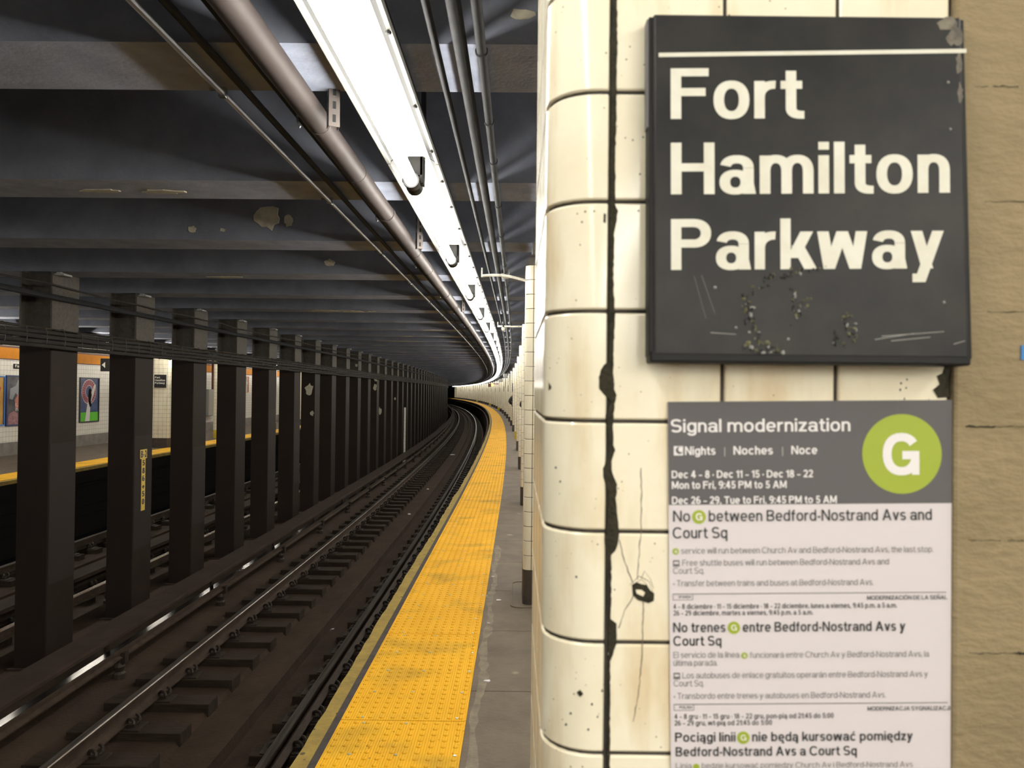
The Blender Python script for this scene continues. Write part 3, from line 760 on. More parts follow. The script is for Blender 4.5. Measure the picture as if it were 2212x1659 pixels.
for s in (2.8, 4.35, 6.0, 7.9, 9.6, 11.5):
    bm = bmesh.new(); tube(bm, [(-.047 - .012 * math.sin(a), 0, -.02 + .03 * math.cos(a)) for a in [PI * j / 8 for j in range(9)]], .005, 6)
    box(bm, -.055, -.045, -.012, .012, -.01, .07)
    o = obj('pipe_clip', bm, m_cond, big, smooth=True); o.matrix_world = M(s, -.57, 2.64)
thin = run('conduit', (-.86, 2.66, .0105), S0 + .3, 165, m_cond, 'thin bright conduit with small clamps, leftmost of the ceiling lines', 'conduit', 'ceiling conduits')
run('conduit', (-.775, 2.67, .013), S0 + .3, 165, m_condd, 'dull dark conduit between the thin bright one and the thick pipe', 'conduit', 'ceiling conduits')
run('conduit', (-.665, 2.675, .008), S0 + .3, 165, m_condd, 'very thin conduit hugging the left side of the thick pipe', 'conduit', 'ceiling conduits')
for s in (2.66, 4.18, 5.75, 7.3, 8.9, 10.5, 12.0):
    bm = bmesh.new(); box(bm, -.016, .014, -.01, .01, -.016, .022, .003); box(bm, -.05, -.014, -.006, .006, .012, .02)
    o = obj('clamp', bm, m_msgr, thin); o.matrix_world = M(s, -.86, 2.66)
ca = run('conduit', (.105, 2.655, .016), S0 + .3, 120, m_condd, 'thickest grey conduit nearest the pillars', 'conduit', 'ceiling conduits', n=12)
run('conduit', (.04, 2.66, .022), S0 + .3, 120, m_condd, 'dark conduit in the middle of the three by the pillars', 'conduit', 'ceiling conduits', n=12)
run('conduit', (-.04, 2.67, .012), S0 + .3, 120, m_condd, 'slim dark conduit right beside the lights', 'conduit', 'ceiling conduits', n=10)
for s in (2.3, 2.9, 3.4, 4.2, 5.0, 6.2, 7.4, 8.6, 10, 11.5, 13): collar(ca, s, .105, 2.655, .0165, .012, m_condd)
bm = bmesh.new(); box(bm, -.035, .035, 0, .13, -.04, .035, .012); tube(bm, [(0, -.02, 0), (0, .15, 0)], .022, 10)
o = obj('conduit_box', bm, m_greym, ca, smooth=True); o.matrix_world = M(6.6, .105, 2.655)
# perforated struts hanging beside the pipe
def strut(s, u, bot, lab):
    bm = bmesh.new(); w = .0205
    pr = [(-w, -.02), (w, -.02), (w, .02), (w - .003, .02), (w - .003, -.017), (-w + .003, -.017), (-w + .003, .02), (-w, .02)]
    loft(bm, [[(a, b, z) for a, b in pr] for z in (bot, SLAB - .002)])
    r = obj('strut_hanger', bm, m_steel, None, M(s, u) @ Matrix.Rotation(math.radians(25), 4, 'Z')); tag(r, lab, 'strut', 'perforated struts beside the pipe')
    bm = bmesh.new(); z = bot + .03
    while z < SLAB - .05:
        box(bm, -.006, .006, -.0215, -.0205, z - .014, z + .014); z += .05
        box(bm, -w - .0006, -w + .001, -.006, .006, z - .037, z - .012)
    obj('slots', bm, m_hole, r)
strut(2.74, -.475, 2.565, 'perforated steel strut hanging nearest the camera beside the pipe')
strut(5.13, -.475, 2.575, 'perforated steel strut hanging further along beside the pipe')
strut(9.2, -.475, 2.58, 'small far perforated steel strut beside the pipe')

# ================================================================= tiled pillars
PW = .457; ROW = .108; BASE = .256; CB = .062
def tile_rows(bm, rows, x1=PW, full=True, gap=.0028, depth=PW):
    rad = .05
    def panel(path, z0, z1):
        """path: list of (x, y, nx, ny) along the tile; a pillow edge of 2 mm"""
        e = .0022
        loft_r = []
        for z, off in ((z0 + gap / 2, -.004), (z0 + gap / 2 + .0006, -.0012), (z0 + gap / 2 + e, 0), (z1 - gap / 2 - e, 0), (z1 - gap / 2 - .0006, -.0012), (z1 - gap / 2, -.004)):
            n = len(path); row = []
            for i, (x, y, nx, ny) in enumerate(path):
                row.append((x + nx * (off), y + ny * (off), z))
            loft_r.append(row)
        loft(bm, loft_r, closed=False, caps=False)
    def flat(xa, ya, xb, yb, nx, ny):
        dx, dy = xb - xa, yb - ya; L = math.hypot(dx, dy); dx /= L; dy /= L; g2 = gap / 2; e = .0022
        return [(xa + dx * g2 - nx * .004, ya + dy * g2 - ny * .004, nx, ny), (xa + dx * (g2 + .0006) - nx * .0012, ya + dy * (g2 + .0006) - ny * .0012, nx, ny), (xa + dx * (g2 + e), ya + dy * (g2 + e), nx, ny),
                (xb - dx * (g2 + e), yb - dy * (g2 + e), nx, ny), (xb - dx * (g2 + .0006) - nx * .0012, yb - dy * (g2 + .0006) - ny * .0012, nx, ny), (xb - dx * g2 - nx * .004, yb - dy * g2 - ny * .004, nx, ny)]
    def corner(cx, cy, a0, seg):
        # runs anticlockwise seen from above from angle a0 to a0+90 with flats on both sides
        pts = []; t = CB - rad
        d0 = (math.sin(math.radians(a0)), -math.cos(math.radians(a0)))
        n0 = (math.cos(math.radians(a0)), math.sin(math.radians(a0)))
        pts.append((cx + n0[0] * rad + d0[0] * (t - .0014) - n0[0] * .004, cy + n0[1] * rad + d0[1] * (t - .0014) - n0[1] * .004, *n0))
        pts.append((cx + n0[0] * rad + d0[0] * (t - .0035), cy + n0[1] * rad + d0[1] * (t - .0035), *n0))
        for k in range(seg + 1):
            a = math.radians(a0 + 90 * k / seg); n = (math.cos(a), math.sin(a)); pts.append((cx + n[0] * rad, cy + n[1] * rad, *n))
        n1 = n; d1 = (-n1[1], n1[0])
        pts.append((cx + n1[0] * rad + d1[0] * (t - .0035), cy + n1[1] * rad + d1[1] * (t - .0035), *n1))
        pts.append((cx + n1[0] * rad + d1[0] * (t - .0014) - n1[0] * .004, cy + n1[1] * rad + d1[1] * (t - .0014) - n1[1] * .004, *n1))
        return pts
    seg = 10 if not full else 5; tw = .111
    for r in range(rows):
        z0, z1 = BASE + r * ROW, BASE + (r + 1) * ROW
        panel(corner(rad, rad, 180, seg), z0, z1); panel(corner(rad, depth - rad, 90, seg), z0, z1)
        if full: panel(corner(PW - rad, rad, 270, seg), z0, z1); panel(corner(PW - rad, depth - rad, 0, seg), z0, z1)
        for i in range(3):
            a, b = CB + i * tw, CB + (i + 1) * tw
            panel(flat(a, 0, b, 0, 0, -1), z0, z1); panel(flat(a, depth, b, depth, 0, 1), z0, z1); panel(flat(0, a, 0, b, -1, 0), z0, z1)
            if full: panel(flat(PW, a, PW, b, 1, 0), z0, z1)
def rounded_core(bm, x0, x1, y0, y1, z0, z1, r, full=True):
    pts = []
    for cx, cy, a0 in ((x1 - r, y0 + r, 270), (x1 - r, y1 - r, 0), (x0 + r, y1 - r, 90), (x0 + r, y0 + r, 180)):
        if not full and a0 in (270, 0): pts.append((x1, y0 if a0 == 270 else y1)); continue
        for k in range(7): a = math.radians(a0 + 15 * k); pts.append((cx + r * math.cos(a), cy + r * math.sin(a)))
    loft(bm, [[(x, y, z0) for x, y in pts], [(x, y, z1) for x, y in pts]])
def pillar(first=False):
    r = empty('tiled_pillar', Matrix.Identity(4)); rows = 22 if first else 21; full = not first; ti = m_tile if first else m_tile_far
    bm = bmesh.new(); tile_rows(bm, rows, full=full); obj('tiles', bm, ti, r, smooth=True, sharp=21)
    top = BASE + rows * ROW; x1 = PW if full else .396
    bm = bmesh.new(); rounded_core(bm, .0025, x1 - .0025 if full else x1, .0025, PW - .0025, BASE - .01, top - .001, .048, full); obj('grout_core', bm, m_grout, r)
    bm = bmesh.new(); rounded_core(bm, -.002, x1 + (.002 if full else 0), -.002, PW + .002, 0, BASE, .052, full); obj('base', bm, m_base, r)
    bm = bmesh.new(); q = []
    for ins, z in ((.004, top - .002), (.02, top + .06), (.05, top + .09), (.05, HB - .001 if not first else HB - .001)):
        q.append([(ins, ins, z), (x1 - ins, ins, z), (x1 - ins, PW - ins, z), (ins, PW - ins, z)])
    loft(bm, q); obj('cap', bm, m_soot, r)
    return r
P1M = Matrix.Translation((.0332, .717, 0)) @ Matrix.Rotation(-.003, 4, 'Z')
p1 = pillar(True); p1.matrix_world = P1M; tag(p1, 'large cream tiled pillar in the foreground carrying the station sign', 'pillar', 'tiled pillars along the near platform')
pp = pillar(); pil = []
PSP = 4.72; PS = .717
for k in range(1, 34):
    s = PS + PSP * k
    o = pp if k == 1 else dup(pp); o.matrix_world = M(s, .27 + (.01 if k < 3 else 0)); pil.append(o)
    lab = {1: 'cream tiled pillar right behind the foreground pillar', 5: 'slim distant cream pillar with a yellow painted base'}.get(k, f'{ordn(k)} cream tiled pillar along the platform behind the foreground one' if k < 14 else 'tiny far cream pillar on the curve under the lights')
    tag(o, lab, 'pillar', 'tiled pillars along the near platform')
    if k in (5, 13, 17, 23):
        for ch in o.children:
            if ch.name.startswith('base'): ch.data = ch.data.copy(); ch.data.materials[0] = m_basey
for i, s in enumerate([5.2, 9.9, 14.6, 19.34, 23.4, 28.1, 32.8, 37.5, 42.2]):
    o = dup(pp); o.matrix_world = M(s, -8.9 - PW)
    tag(o, ['cream tiled pillar left of the picture on the far platform', 'cream tiled pillar left of the picture on the far platform', 'cream tiled far platform pillar hidden behind the nearest column', 'wide cream tiled far platform pillar bearing a small black station sign', 'cream tiled far platform pillar with a yellow base'][i] if i < 5 else f'{ordn(i - 1)} tiled pillar of the far platform, mostly hidden by columns', 'pillar', 'tiled pillars on the far platform')
    if i == 4:
        for ch in o.children:
            if ch.name.startswith('base'): ch.data = ch.data.copy(); ch.data.materials[0] = m_basey

# foreground pillar: joint filler, chips and cracks (pixels of the picture turned into points on the tile face)
FD = .717
def face(px, py, off=0.0):
    dx, dy = px - 1106.0, py - 829.5
    x_, y_ = dx + .0107 * dy, dy - .0107 * dx
    return (x_ * FD / 1580 - .0332, -off, 1.58 - (y_ - 16.6) * FD / 1580)
prof = [(-30, 1323, 1335), (60, 1322, 1335), (82, 1318, 1336), (150, 1321, 1334), (200, 1321, 1334), (330, 1319, 1331), (440, 1318, 1330), (455, 1316, 1336), (475, 1316, 1334), (500, 1317, 1328), (600, 1315, 1326), (690, 1314, 1330), (715, 1314, 1328), (780, 1314, 1326), (788, 1304, 1326), (800, 1296, 1326), (815, 1293, 1326), (840, 1294, 1328), (853, 1304, 1333), (865, 1318, 1330), (900, 1308, 1326), (925, 1310, 1324), (960, 1314, 1326), (972, 1314, 1330), (996, 1308, 1322), (1012, 1301, 1322), (1030, 1302, 1326), (1046, 1308, 1334), (1075, 1314, 1331), (1100, 1312, 1332), (1135, 1311, 1336), (1155, 1306, 1338), (1175, 1305, 1334), (1188, 1311, 1330), (1198, 1313, 1321), (1335, 1313, 1320), (1345, 1314, 1331), (1385, 1312, 1332), (1412, 1313, 1324), (1428, 1312, 1318), (1690, 1309, 1317)]
bm = bmesh.new(); rr = []
rnd = random.Random(4); prev = prof[0]
dense = []
for a, b in zip(prof, prof[1:]):
    n = max(1, int((b[0] - a[0]) / 7))
    for i in range(n):
        t = i / n; dense.append((a[0] + (b[0] - a[0]) * t, a[1] + (b[1] - a[1]) * t + rnd.uniform(-1, 1), a[2] + (b[2] - a[2]) * t + rnd.uniform(-1, 1)))
for yy, a, b in dense: rr.append([face(a, yy, -.003), face(a + 1.0, yy, .0006), face(b - 1.0, yy, .0006), face(b, yy, -.003)])
loft(bm, rr, closed=False, caps=False)
o = obj('joint_filler', bm, m_filler, p1, smooth=True); o['label'] = 'dark lumpy filler smeared down the vertical joint'
bm = bmesh.new()
def crack(pts, w):
    rnd = random.Random(int(pts[0][0] * 7)); d = []
    for a, b in zip(pts, pts[1:]):
        n = max(1, int(math.dist(a, b) / 9))
        for i in range(n): t = i / n; d.append((a[0] + (b[0] - a[0]) * t + rnd.uniform(-1.2, 1.2), a[1] + (b[1] - a[1]) * t))
    d.append(pts[-1]); R = []
    for i, p in enumerate(d):
        q = d[min(i + 1, len(d) - 1)]; z = d[max(i - 1, 0)]; tx, ty = q[0] - z[0], q[1] - z[1]; L = math.hypot(tx, ty) or 1
        ww = w * rnd.uniform(.5, 1.2) / 2; R.append([face(p[0] - ty / L * ww, p[1] + tx / L * ww, .0003), face(p[0] + ty / L * ww, p[1] - tx / L * ww, .0003)])
    loft(bm, R, closed=False, caps=False)
for pts, w in (([(1384, 1010), (1385, 1080), (1383, 1150), (1377, 1230), (1376, 1250)], 2.2), ([(1336, 1165), (1350, 1215), (1366, 1258)], 2.4), ([(1368, 1285), (1348, 1318), (1335, 1355)], 2.2),
               ([(1388, 1298), (1387, 1380), (1380, 1480), (1366, 1555)], 2.2), ([(1360, 1262), (1380, 1243), (1402, 1255), (1410, 1280)], 1.6), ([(1366, 1262), (1384, 1250), (1398, 1264)], 1.4), ([(1384, 1248), (1392, 1232), (1404, 1250), (1411, 1270)], 1.2)):
    crack(pts, w)
obj('cracks', bm, mat('grey crack line', (.16, .13, .09), .8), p1)
bm = bmesh.new()
def fblob(pts, off=.0008): loft(bm, [[face(x, y, -.001) for x, y in pts], [face(x, y, off) for x, y in pts]])
fblob([(1364, 1262), (1374, 1256), (1384, 1260), (1396, 1262), (1404, 1274), (1412, 1280), (1411, 1296), (1400, 1301), (1390, 1298), (1376, 1294), (1366, 1284)])
fblob([(1185, 826), (1191, 834), (1191, 840), (1185, 844)]); fblob([(1246, 1493), (1253, 1488), (1259, 1496), (1252, 1502)])
fblob([(1305, 460), (1309, 462), (1308, 482), (1304, 478)])
fblob([(2043, 782), (2052, 786), (2049, 808), (2044, 828), (2050, 858), (2024, 860), (2014, 842), (2028, 830), (2022, 812), (2034, 806)])
rnd = random.Random(12)
for cx, cy in ((1390, 295), (1383, 375), (1396, 378), (1380, 455), (1403, 455), (1945, 828), (1958, 820), (1956, 838), (1943, 842), (1952, 862), (1270, 1572), (1290, 1545), (1232, 1538), (1278, 1518), (1222, 1562), (1200, 1010), (1210, 1040), (1245, 1245), (1300, 1490)):
    n = 5; fblob([(cx + rnd.uniform(1.5, 3.2) * math.cos(2 * PI * k / n), cy + rnd.uniform(1.5, 3.2) * math.sin(2 * PI * k / n)) for k in range(n)], .0004)
o = obj('chipped_glaze', bm, m_filler, p1); o['label'] = 'small dark chips and a broken hole in the glaze'
bm = bmesh.new()
fblob([(1372, 1272), (1384, 1272), (1392, 1278), (1388, 1286), (1374, 1280)], .0012)
obj('exposed_bisque', bm, m_tile, p1)
# beige wall beside the foreground pillar
bm = bmesh.new(); box(bm, .4295, 3.0, .711, 1.10, 0, HB, .004)
wr = struct(obj('wall_right_near', bm, m_beige)); wr['label'] = 'rough beige painted wall right of the foreground pillar'
bm = bmesh.new(); rnd = random.Random(3)
for yy, segs in ((190, ((2140, 2195, 3), (2100, 2130, 1.5))), (438, ((2120, 2212, 2.0), (2060, 2075, 1.5))), (675, ((2125, 2212, 2.2),)), (921, ((2076, 2140, 5), (2140, 2212, 2.5))), (1164, ((2080, 2150, 2), (2165, 2200, 3))), (1404, ((2080, 2180, 2.6), (2180, 2203, 6)))):
    for a, b, w in segs:
        n = 8; R = []
        for i in range(n + 1):
            x_ = a + (b - a) * i / n; j = rnd.uniform(-1.5, 1.5); ww = w * rnd.uniform(.4, 1.1) / 2
            R.append([(face(x_, yy + j - ww)[0] + .0332, .7105, face(x_, yy + j - ww)[2]), (face(x_, yy + j + ww)[0] + .0332, .7105, face(x_, yy + j + ww)[2])])
        loft(bm, R, closed=False, caps=False)
o = obj('hairline_cracks', bm, m_filler, wr)
bm = bmesh.new(); a = face(2196, 747); b = face(2216, 778)
box(bm, a[0] + .0332, b[0] + .0332, .7098, .7108, b[2], a[2])
tag(obj('tape_scrap', bm, m_blue), 'small scrap of blue tape on the beige wall', 'tape')

# ================================================================= station name sign on the foreground pillar
SD = .70
sx0, sx1, sz0, sz1 = .1318, .4275, 1.614, 1.9435
sroot = empty('station_sign', Matrix.Translation((sx0, FD - .003, sz1)) @ Matrix.Rotation(-.045, 4, 'X'))
tag(sroot, 'large black station name sign with cream lettering on the tiled pillar', 'sign', 'station name signs')
SW, SH = sx1 - sx0, sz1 - sz0
def spx(px, py, off=0.0):
    """picture pixel to the sign's own plane"""
    dx, dy = px - 1106.0, py - 829.5; x_, y_ = dx + .0107 * dy, dy - .0107 * dx
    z = 1.58 - (y_ - 16.6) * .70 / 1580
    d = FD - .013 - (sz1 - z) * .045
    d = FD - .019 - (sz1 - z) * .045
    X = x_ * d / 1580; Z = 1.58 - (y_ - 16.6) * d / 1580
    return (X - sx0, -.016 - off, Z - sz1)
bm = bmesh.new(); box(bm, 0, SW, -.016, .0, -SH, 0, .0025); obj('panel', bm, m_sign, sroot)
bm = bmesh.new(); box(bm, -.004, .003, -.014, .004, -SH, -.002, .001); box(bm, -.003, SW + .002, -.0155, .006, -SH - .006, -SH + .006, .002)
box(bm, SW - .003, SW + .003, -.015, .004, -SH, -.002, .001); obj('frame_edge', bm, m_signedge, sroot)
bm = bmesh.new(); box(bm, -.0056, -.0036, -.013, -.001, -.11, -.004); obj('worn_edge', bm, m_signside, sroot)
bm = bmesh.new(); poly(bm, [spx(1424, 113, .0004), spx(1424, 122, .0004), spx(2092, 113, .0004), spx(2092, 104, .0004)]); obj('rule_line', bm, m_letter, sroot)
for txt, xl, xr, yb, cap in (('Fort', 1450, 1735, 257, 110), ('Hamilton', 1450, 2054, 421, 112), ('Parkway', 1450, 2040, 585, 110)):
    bm = bmesh.new(); Lw, ps = text_polys(txt, .205, .158, -.035); sx = (xr - xl) / Lw
    tilt = -.006
    for lay, p in ps: poly(bm, [spx(xl + a * sx, yb - b * cap + tilt * (a * sx), .0004 + lay) for a, b in p])
    o = obj('lettering', bm, m_letter, sroot, recalc=False)
# scorched blisters near the foot of the sign
rnd = random.Random(21); bm = bmesh.new(); bm2 = bmesh.new(); bm3 = bmesh.new()
paths = [((1608, 648), (1640, 620), (1680, 598), (1730, 588), (1788, 580), 40), ((1610, 650), (1620, 680), (1628, 710), (1640, 735), (1665, 750), 40), ((1615, 752), (1640, 760), (1670, 755), (1690, 760), (1650, 745), 26),
         ((1715, 640), (1730, 660), (1720, 690), (1745, 650), (1700, 700), 30), ((1830, 680), (1835, 710), (1845, 740), (1800, 745), (1825, 690), 34)]
for *pp_, n in paths:
    for i in range(n):
        t = rnd.random() * 3.999; k = int(t); t -= k; ax, ay = pp_[k]; bx, by = pp_[k + 1]
        cx, cy = ax + (bx - ax) * t + rnd.gauss(0, 6), ay + (by - ay) * t + rnd.gauss(0, 6)
        r_ = rnd.uniform(1.5, 5.5); m_ = 7; tgt = bm if rnd.random() < .42 else (bm2 if rnd.random() < .75 else bm3)
        cy = min(cy, 764)
        e = rnd.uniform(.5, 1.5); ring = [(cx + r_ * e * math.cos(2 * PI * j / m_) * rnd.uniform(.7, 1.1), cy + r_ / e * math.sin(2 * PI * j / m_) * rnd.uniform(.7, 1.1)) for j in range(m_)]
        loft(tgt, [[spx(x, y, .0002) for x, y in ring], [spx(cx + (x - cx) * .7, cy + (y - cy) * .7, .0012) for x, y in ring]])
obj('scorch_stain', bm, m_scuff, sroot, smooth=True); obj('blister_marking', bm2, m_soap, sroot, smooth=True); 
for cx, cy, w in ((1545, 623, 3.5), (1590, 710, 3), (1545, 668, 0), (2052, 177, 3.2), (2056, 279, 3), (1703, 735, 3), (2040, 655, 3)):
    if w: loft(bm3, [[spx(cx + w * math.cos(2 * PI * j / 8), cy + w * math.sin(2 * PI * j / 8), .0003) for j in range(8)], [spx(cx + w * .6 * math.cos(2 * PI * j / 8), cy + w * .6 * math.sin(2 * PI * j / 8), .001) for j in range(8)]])
for (x0, y0, x1, y1) in ((1535, 720, 1590, 724), (1890, 735, 1975, 722), (1905, 728, 2040, 718), (1925, 738, 2010, 730), (1500, 598, 1525, 690), (1516, 596, 1545, 680), (2060, 745, 2085, 738)):
    poly(bm3, [spx(x0, y0, .0003), spx(x1, y1, .0003), spx(x1, y1 + 1.2, .0003), spx(x0, y0 + 1.6, .0003)])
obj('scrape_stain', bm3, m_scuffw, sroot, recalc=False)
bm = bmesh.new()
for cx, cy, w, h in ((2052, 48, 60, 34), (2068, 80, 40, 50), (2076, 135, 16, 60), (2078, 200, 14, 50)):
    pts = [(cx + w / 2 * rnd.uniform(.5, 1.1) * math.cos(2 * PI * k / 14), cy + h / 2 * rnd.uniform(.5, 1.1) * math.sin(2 * PI * k / 14)) for k in range(14)]
    poly(bm, [spx(x, y, .0003) for x, y in pts])
o = obj('worn_corner', bm, mat('worn brown enamel', (.06, .05, .04), .7, col2=(.17, .15, .11), scale=60), sroot); o['label'] = 'brown worn top right corner'

# ================================================================= service notice poster
qs = FD / 1580 * .994
proot = empty('service_notice', Matrix.Translation(((1443 + .0107 * 38 - 1106) * qs, FD - .0022, 1.58 - (868 - .0107 * 337 - 846.1) * qs)) @ Matrix.Rotation(.0175, 4, 'Y').inverted())
tag(proot, 'white paper service notice with grey heading and green circle on the pillar', 'poster')
PWp, PHp = 620, 960
def pp2(x, y, off=.0): return (x * qs, -.0006 - off, -y * qs)
bm = bmesh.new(); box(bm, 0, PWp * qs, -.0006, .0004, -PHp * qs, 0); obj('sheet', bm, m_paper, proot)
bm = bmesh.new(); poly(bm, [pp2(0, 223, .0002), pp2(PWp, 223, .0002), pp2(PWp, 0, .0002), pp2(0, 0, .0002)]); obj('heading_band', bm, m_hdr, proot, recalc=False)
def disc(bm, cx, cy, r, off, n=40): poly(bm, [pp2(cx + r * math.cos(2 * PI * k / n), cy - r * math.sin(2 * PI * k / n), off) for k in range(n)])
def line(name, m, items, off=.0005):
    bm = bmesh.new()
    for txt, x0, x1, yb, cap, V, H in items:
        Lw, ps = text_polys(txt, V, H, -.02); sx = (x1 - x0) / Lw
        for lay, p in ps: poly(bm, [pp2(x0 + a * sx, yb - b * cap, off + lay) for a, b in p])
    obj(name, bm, m, proot, recalc=False)
B = (.19, .165); MD = (.165, .145); RG = (.125, .11)
line('heading_text', m_wink, [('Signal modernization', 6, 394, 66, 28, *MD), ('Nights', 36, 102, 115, 18, *B), ('Noches', 141, 226, 115, 18, *B), ('Noce', 266, 322, 115, 18, *B),
     ('Dec 4 – 8 · Dec 11 – 15 · Dec 18 – 22', 7, 312, 165, 16, *B), ('Mon to Fri, 9:45 PM to 5 AM', 7, 255, 188, 16, *B), ('Dec 26 – 29, Tue to Fri, 9:45 PM to 5 AM', 7, 363, 221, 16, *B)])
line('divider_bars', m_wline, [('|', 121, 123, 117, 18, .2, .2), ('|', 246, 248, 117, 18, .2, .2)])
bm = bmesh.new(); disc(bm, 505, 116, 86, .0005, 64); obj('route_disc', bm, m_green, proot, recalc=False)
line('route_letter', m_wink, [('G', 463, 542, 161, 89, .235, .20)], .0008)
bm = bmesh.new(); poly(bm, [pp2(12, 116, .0005), pp2(32, 116, .0005), pp2(32, 96, .0005), pp2(12, 96, .0005)]); obj('moon_square', bm, m_wink, proot, recalc=False)
bm = bmesh.new(); pts = [(24 + 8 * math.cos(a), 105 + 8 * math.sin(a)) for a in [math.radians(40 + 260 * k / 14) for k in range(15)]]
pts2 = [(27.5 + 6 * math.cos(a), 103 + 6 * math.sin(a)) for a in [math.radians(300 - 240 * k / 14) for k in range(15)]]
for k in range(14):
    q = [pts[k], pts[k + 1], pts2[13 - k], pts2[14 - k]]; poly(bm, [pp2(x, y, .0008) for x, y in q])
obj('moon', bm, m_hdr, proot, recalc=False)
dx = lambda y: 0
line('headline_text', m_ink, [('No', 9, 46, 259, 24, *MD), ('between Bedford-Nostrand Avs and', 86, 568, 259, 24, *MD), ('Court Sq', 8, 126, 295, 24, *MD),
     ('No trenes', 7, 120, 497, 21, *B), ('entre Bedford-Nostrand Avs y', 157, 508, 497, 21, *B), ('Court Sq', 7, 111, 526, 21, *B),
     ('Pociągi linii', 9, 139, 732, 20, *B), ('nie będą kursować pomiędzy', 175, 521, 732, 20, *B), ('Bedford-Nostrand Avs a Court Sq', 10, 400, 763, 20, *B)])
line('body_text', m_inkg, [('service will run between Church Av and Bedford-Nostrand Avs, the last stop.', 26, 570, 328, 13, *RG), ('Free shuttle buses will run between Bedford-Nostrand Avs and', 28, 474, 354, 13, *RG), ('Court Sq.', 8, 75, 371, 13, *RG),
     ('• Transfer between trains and buses at Bedford-Nostrand Avs.', 8, 440, 398, 13, *RG),
     ('El servicio de la línea', 7, 149, 552, 13, *RG), ('funcionará entre Church Av y Bedford-Nostrand Avs, la', 172, 558, 553, 13, *RG), ('última parada.', 7, 102, 569, 13, *RG),
     ('Los autobuses de enlace gratuitos operarán entre Bedford-Nostrand Avs y', 26, 555, 596, 13, *RG), ('Court Sq.', 7, 72, 613, 13, *RG), ('• Transbordo entre trenes y autobuses en Bedford-Nostrand Avs.', 7, 464, 640, 13, *RG),
     ('Linia', 10, 44, 789, 12, *RG), ('będzie kursować pomiędzy Church Av i Bedford-Nostrand Avs', 66, 520, 789, 12, *RG)])
line('dates_text', m_inkm, [('4 – 8 diciembre · 11 – 15 diciembre · 18 – 22 diciembre, lunes a viernes, 9:45 p.m. a 5 a.m.', 8, 490, 447, 11, *B), ('26 – 29 diciembre, martes a viernes, 9:45 p.m. a 5 a.m.', 8, 309, 461, 11, *B), ('MODERNIZACIÓN DE LA SEÑAL', 426, 599, 430, 9, *B), ('SPANISH', 19, 46, 424, 6, *B),
     ('4 – 8 gru · 11 – 15 gru · 18 – 22 gru, pon-pią od 21:45 do 5:00', 8, 351, 683, 11, *B), ('26 – 29 gru, wt-pią od 21:45 do 5:00', 8, 218, 697, 11, *B), ('MODERNIZACJA SYGNALIZACJI', 424, 602, 668, 9, *B), ('POLISH', 19, 46, 661, 6, *B)])
bm = bmesh.new()
def pr(x0, y0, x1, y1, off=.0005): poly(bm, [pp2(x0, y1, off), pp2(x1, y1, off), pp2(x1, y0, off), pp2(x0, y0, off)])
for y0 in (414, 651):
    pr(7, y0, 597, y0 + 1.6); pr(7, y0 + 13, 50, y0 + 14); pr(7, y0, 8, y0 + 14); pr(49.5, y0, 50.5, y0 + 14)
for cx, cy in ((8, 342), (7, 584)): pr(cx, cy, cx + 14, cy + 14)
obj('rules_and_icons', bm, m_inkm, proot, recalc=False)
bm = bmesh.new()
for x_, y_ in ((10, 345), (9, 587)): pr(x_, y_, x_ + 10, y_ + 5, .0007); pr(x_ + 1, y_ + 8, x_ + 3, y_ + 9.5, .0007); pr(x_ + 7, y_ + 8, x_ + 9, y_ + 9.5, .0007)
obj('icon_windows', bm, m_paper, proot, recalc=False)
bm = bmesh.new()
for cx, cy, r_ in ((65, 249, 15), (14, 323, 7), (138, 488, 13.5), (160, 548, 7), (156, 724, 13.5), (54, 786, 7)): disc(bm, cx, cy, r_, .0005, 28)
obj('small_route_discs', bm, m_green, proot, recalc=False)
line('small_route_letters', m_wink, [('G', 58, 72, 256, 15, .2, .17), ('G', 132, 144, 493.5, 12, .17, .15), ('G', 150, 162, 729.5, 12, .17, .15), ('G', 11.5, 17, 326, 6, .2, .2), ('G', 157.5, 163, 551, 6, .2, .2)], .0008)

# ================================================================= far platform dressing
def wallpt(s, h, off=.0): return P(s, -11.35 + off, h)
def wall_frame(s, h, off=.004): return M(s, -11.35 + off, h) @ Matrix.Rotation(PI / 2, 4, 'Z')   # local x runs towards +s, -y faces the tracks
def ad(name, s0, s1, h0, h1, lab, fm):
    r = empty(name, wall_frame((s0 + s1) / 2, (h0 + h1) / 2)); tag(r, lab, 'poster', 'posters on the far wall')
    w, h = (s1 - s0) / 2, (h1 - h0) / 2
    bm = bmesh.new()
    for a, b, c, d in ((-w - .03, w + .03, h, h + .03), (-w - .03, w + .03, -h - .03, -h), (-w - .03, -w, -h, h), (w, w + .03, -h, h)): box(bm, a, b, -.03, 0, c, d)
    obj('frame', bm, fm, r); return r, w, h
def flat(parent, name, pts, m, off, lab=None):
    bm = bmesh.new(); poly(bm, [(x, -off, z) for x, z in pts]); return obj(name, bm, m, parent)
def rectp(a, b, c, d): return [(a, c), (b, c), (b, d), (a, d)]
col = lambda n, c: mat(n, c, .4)
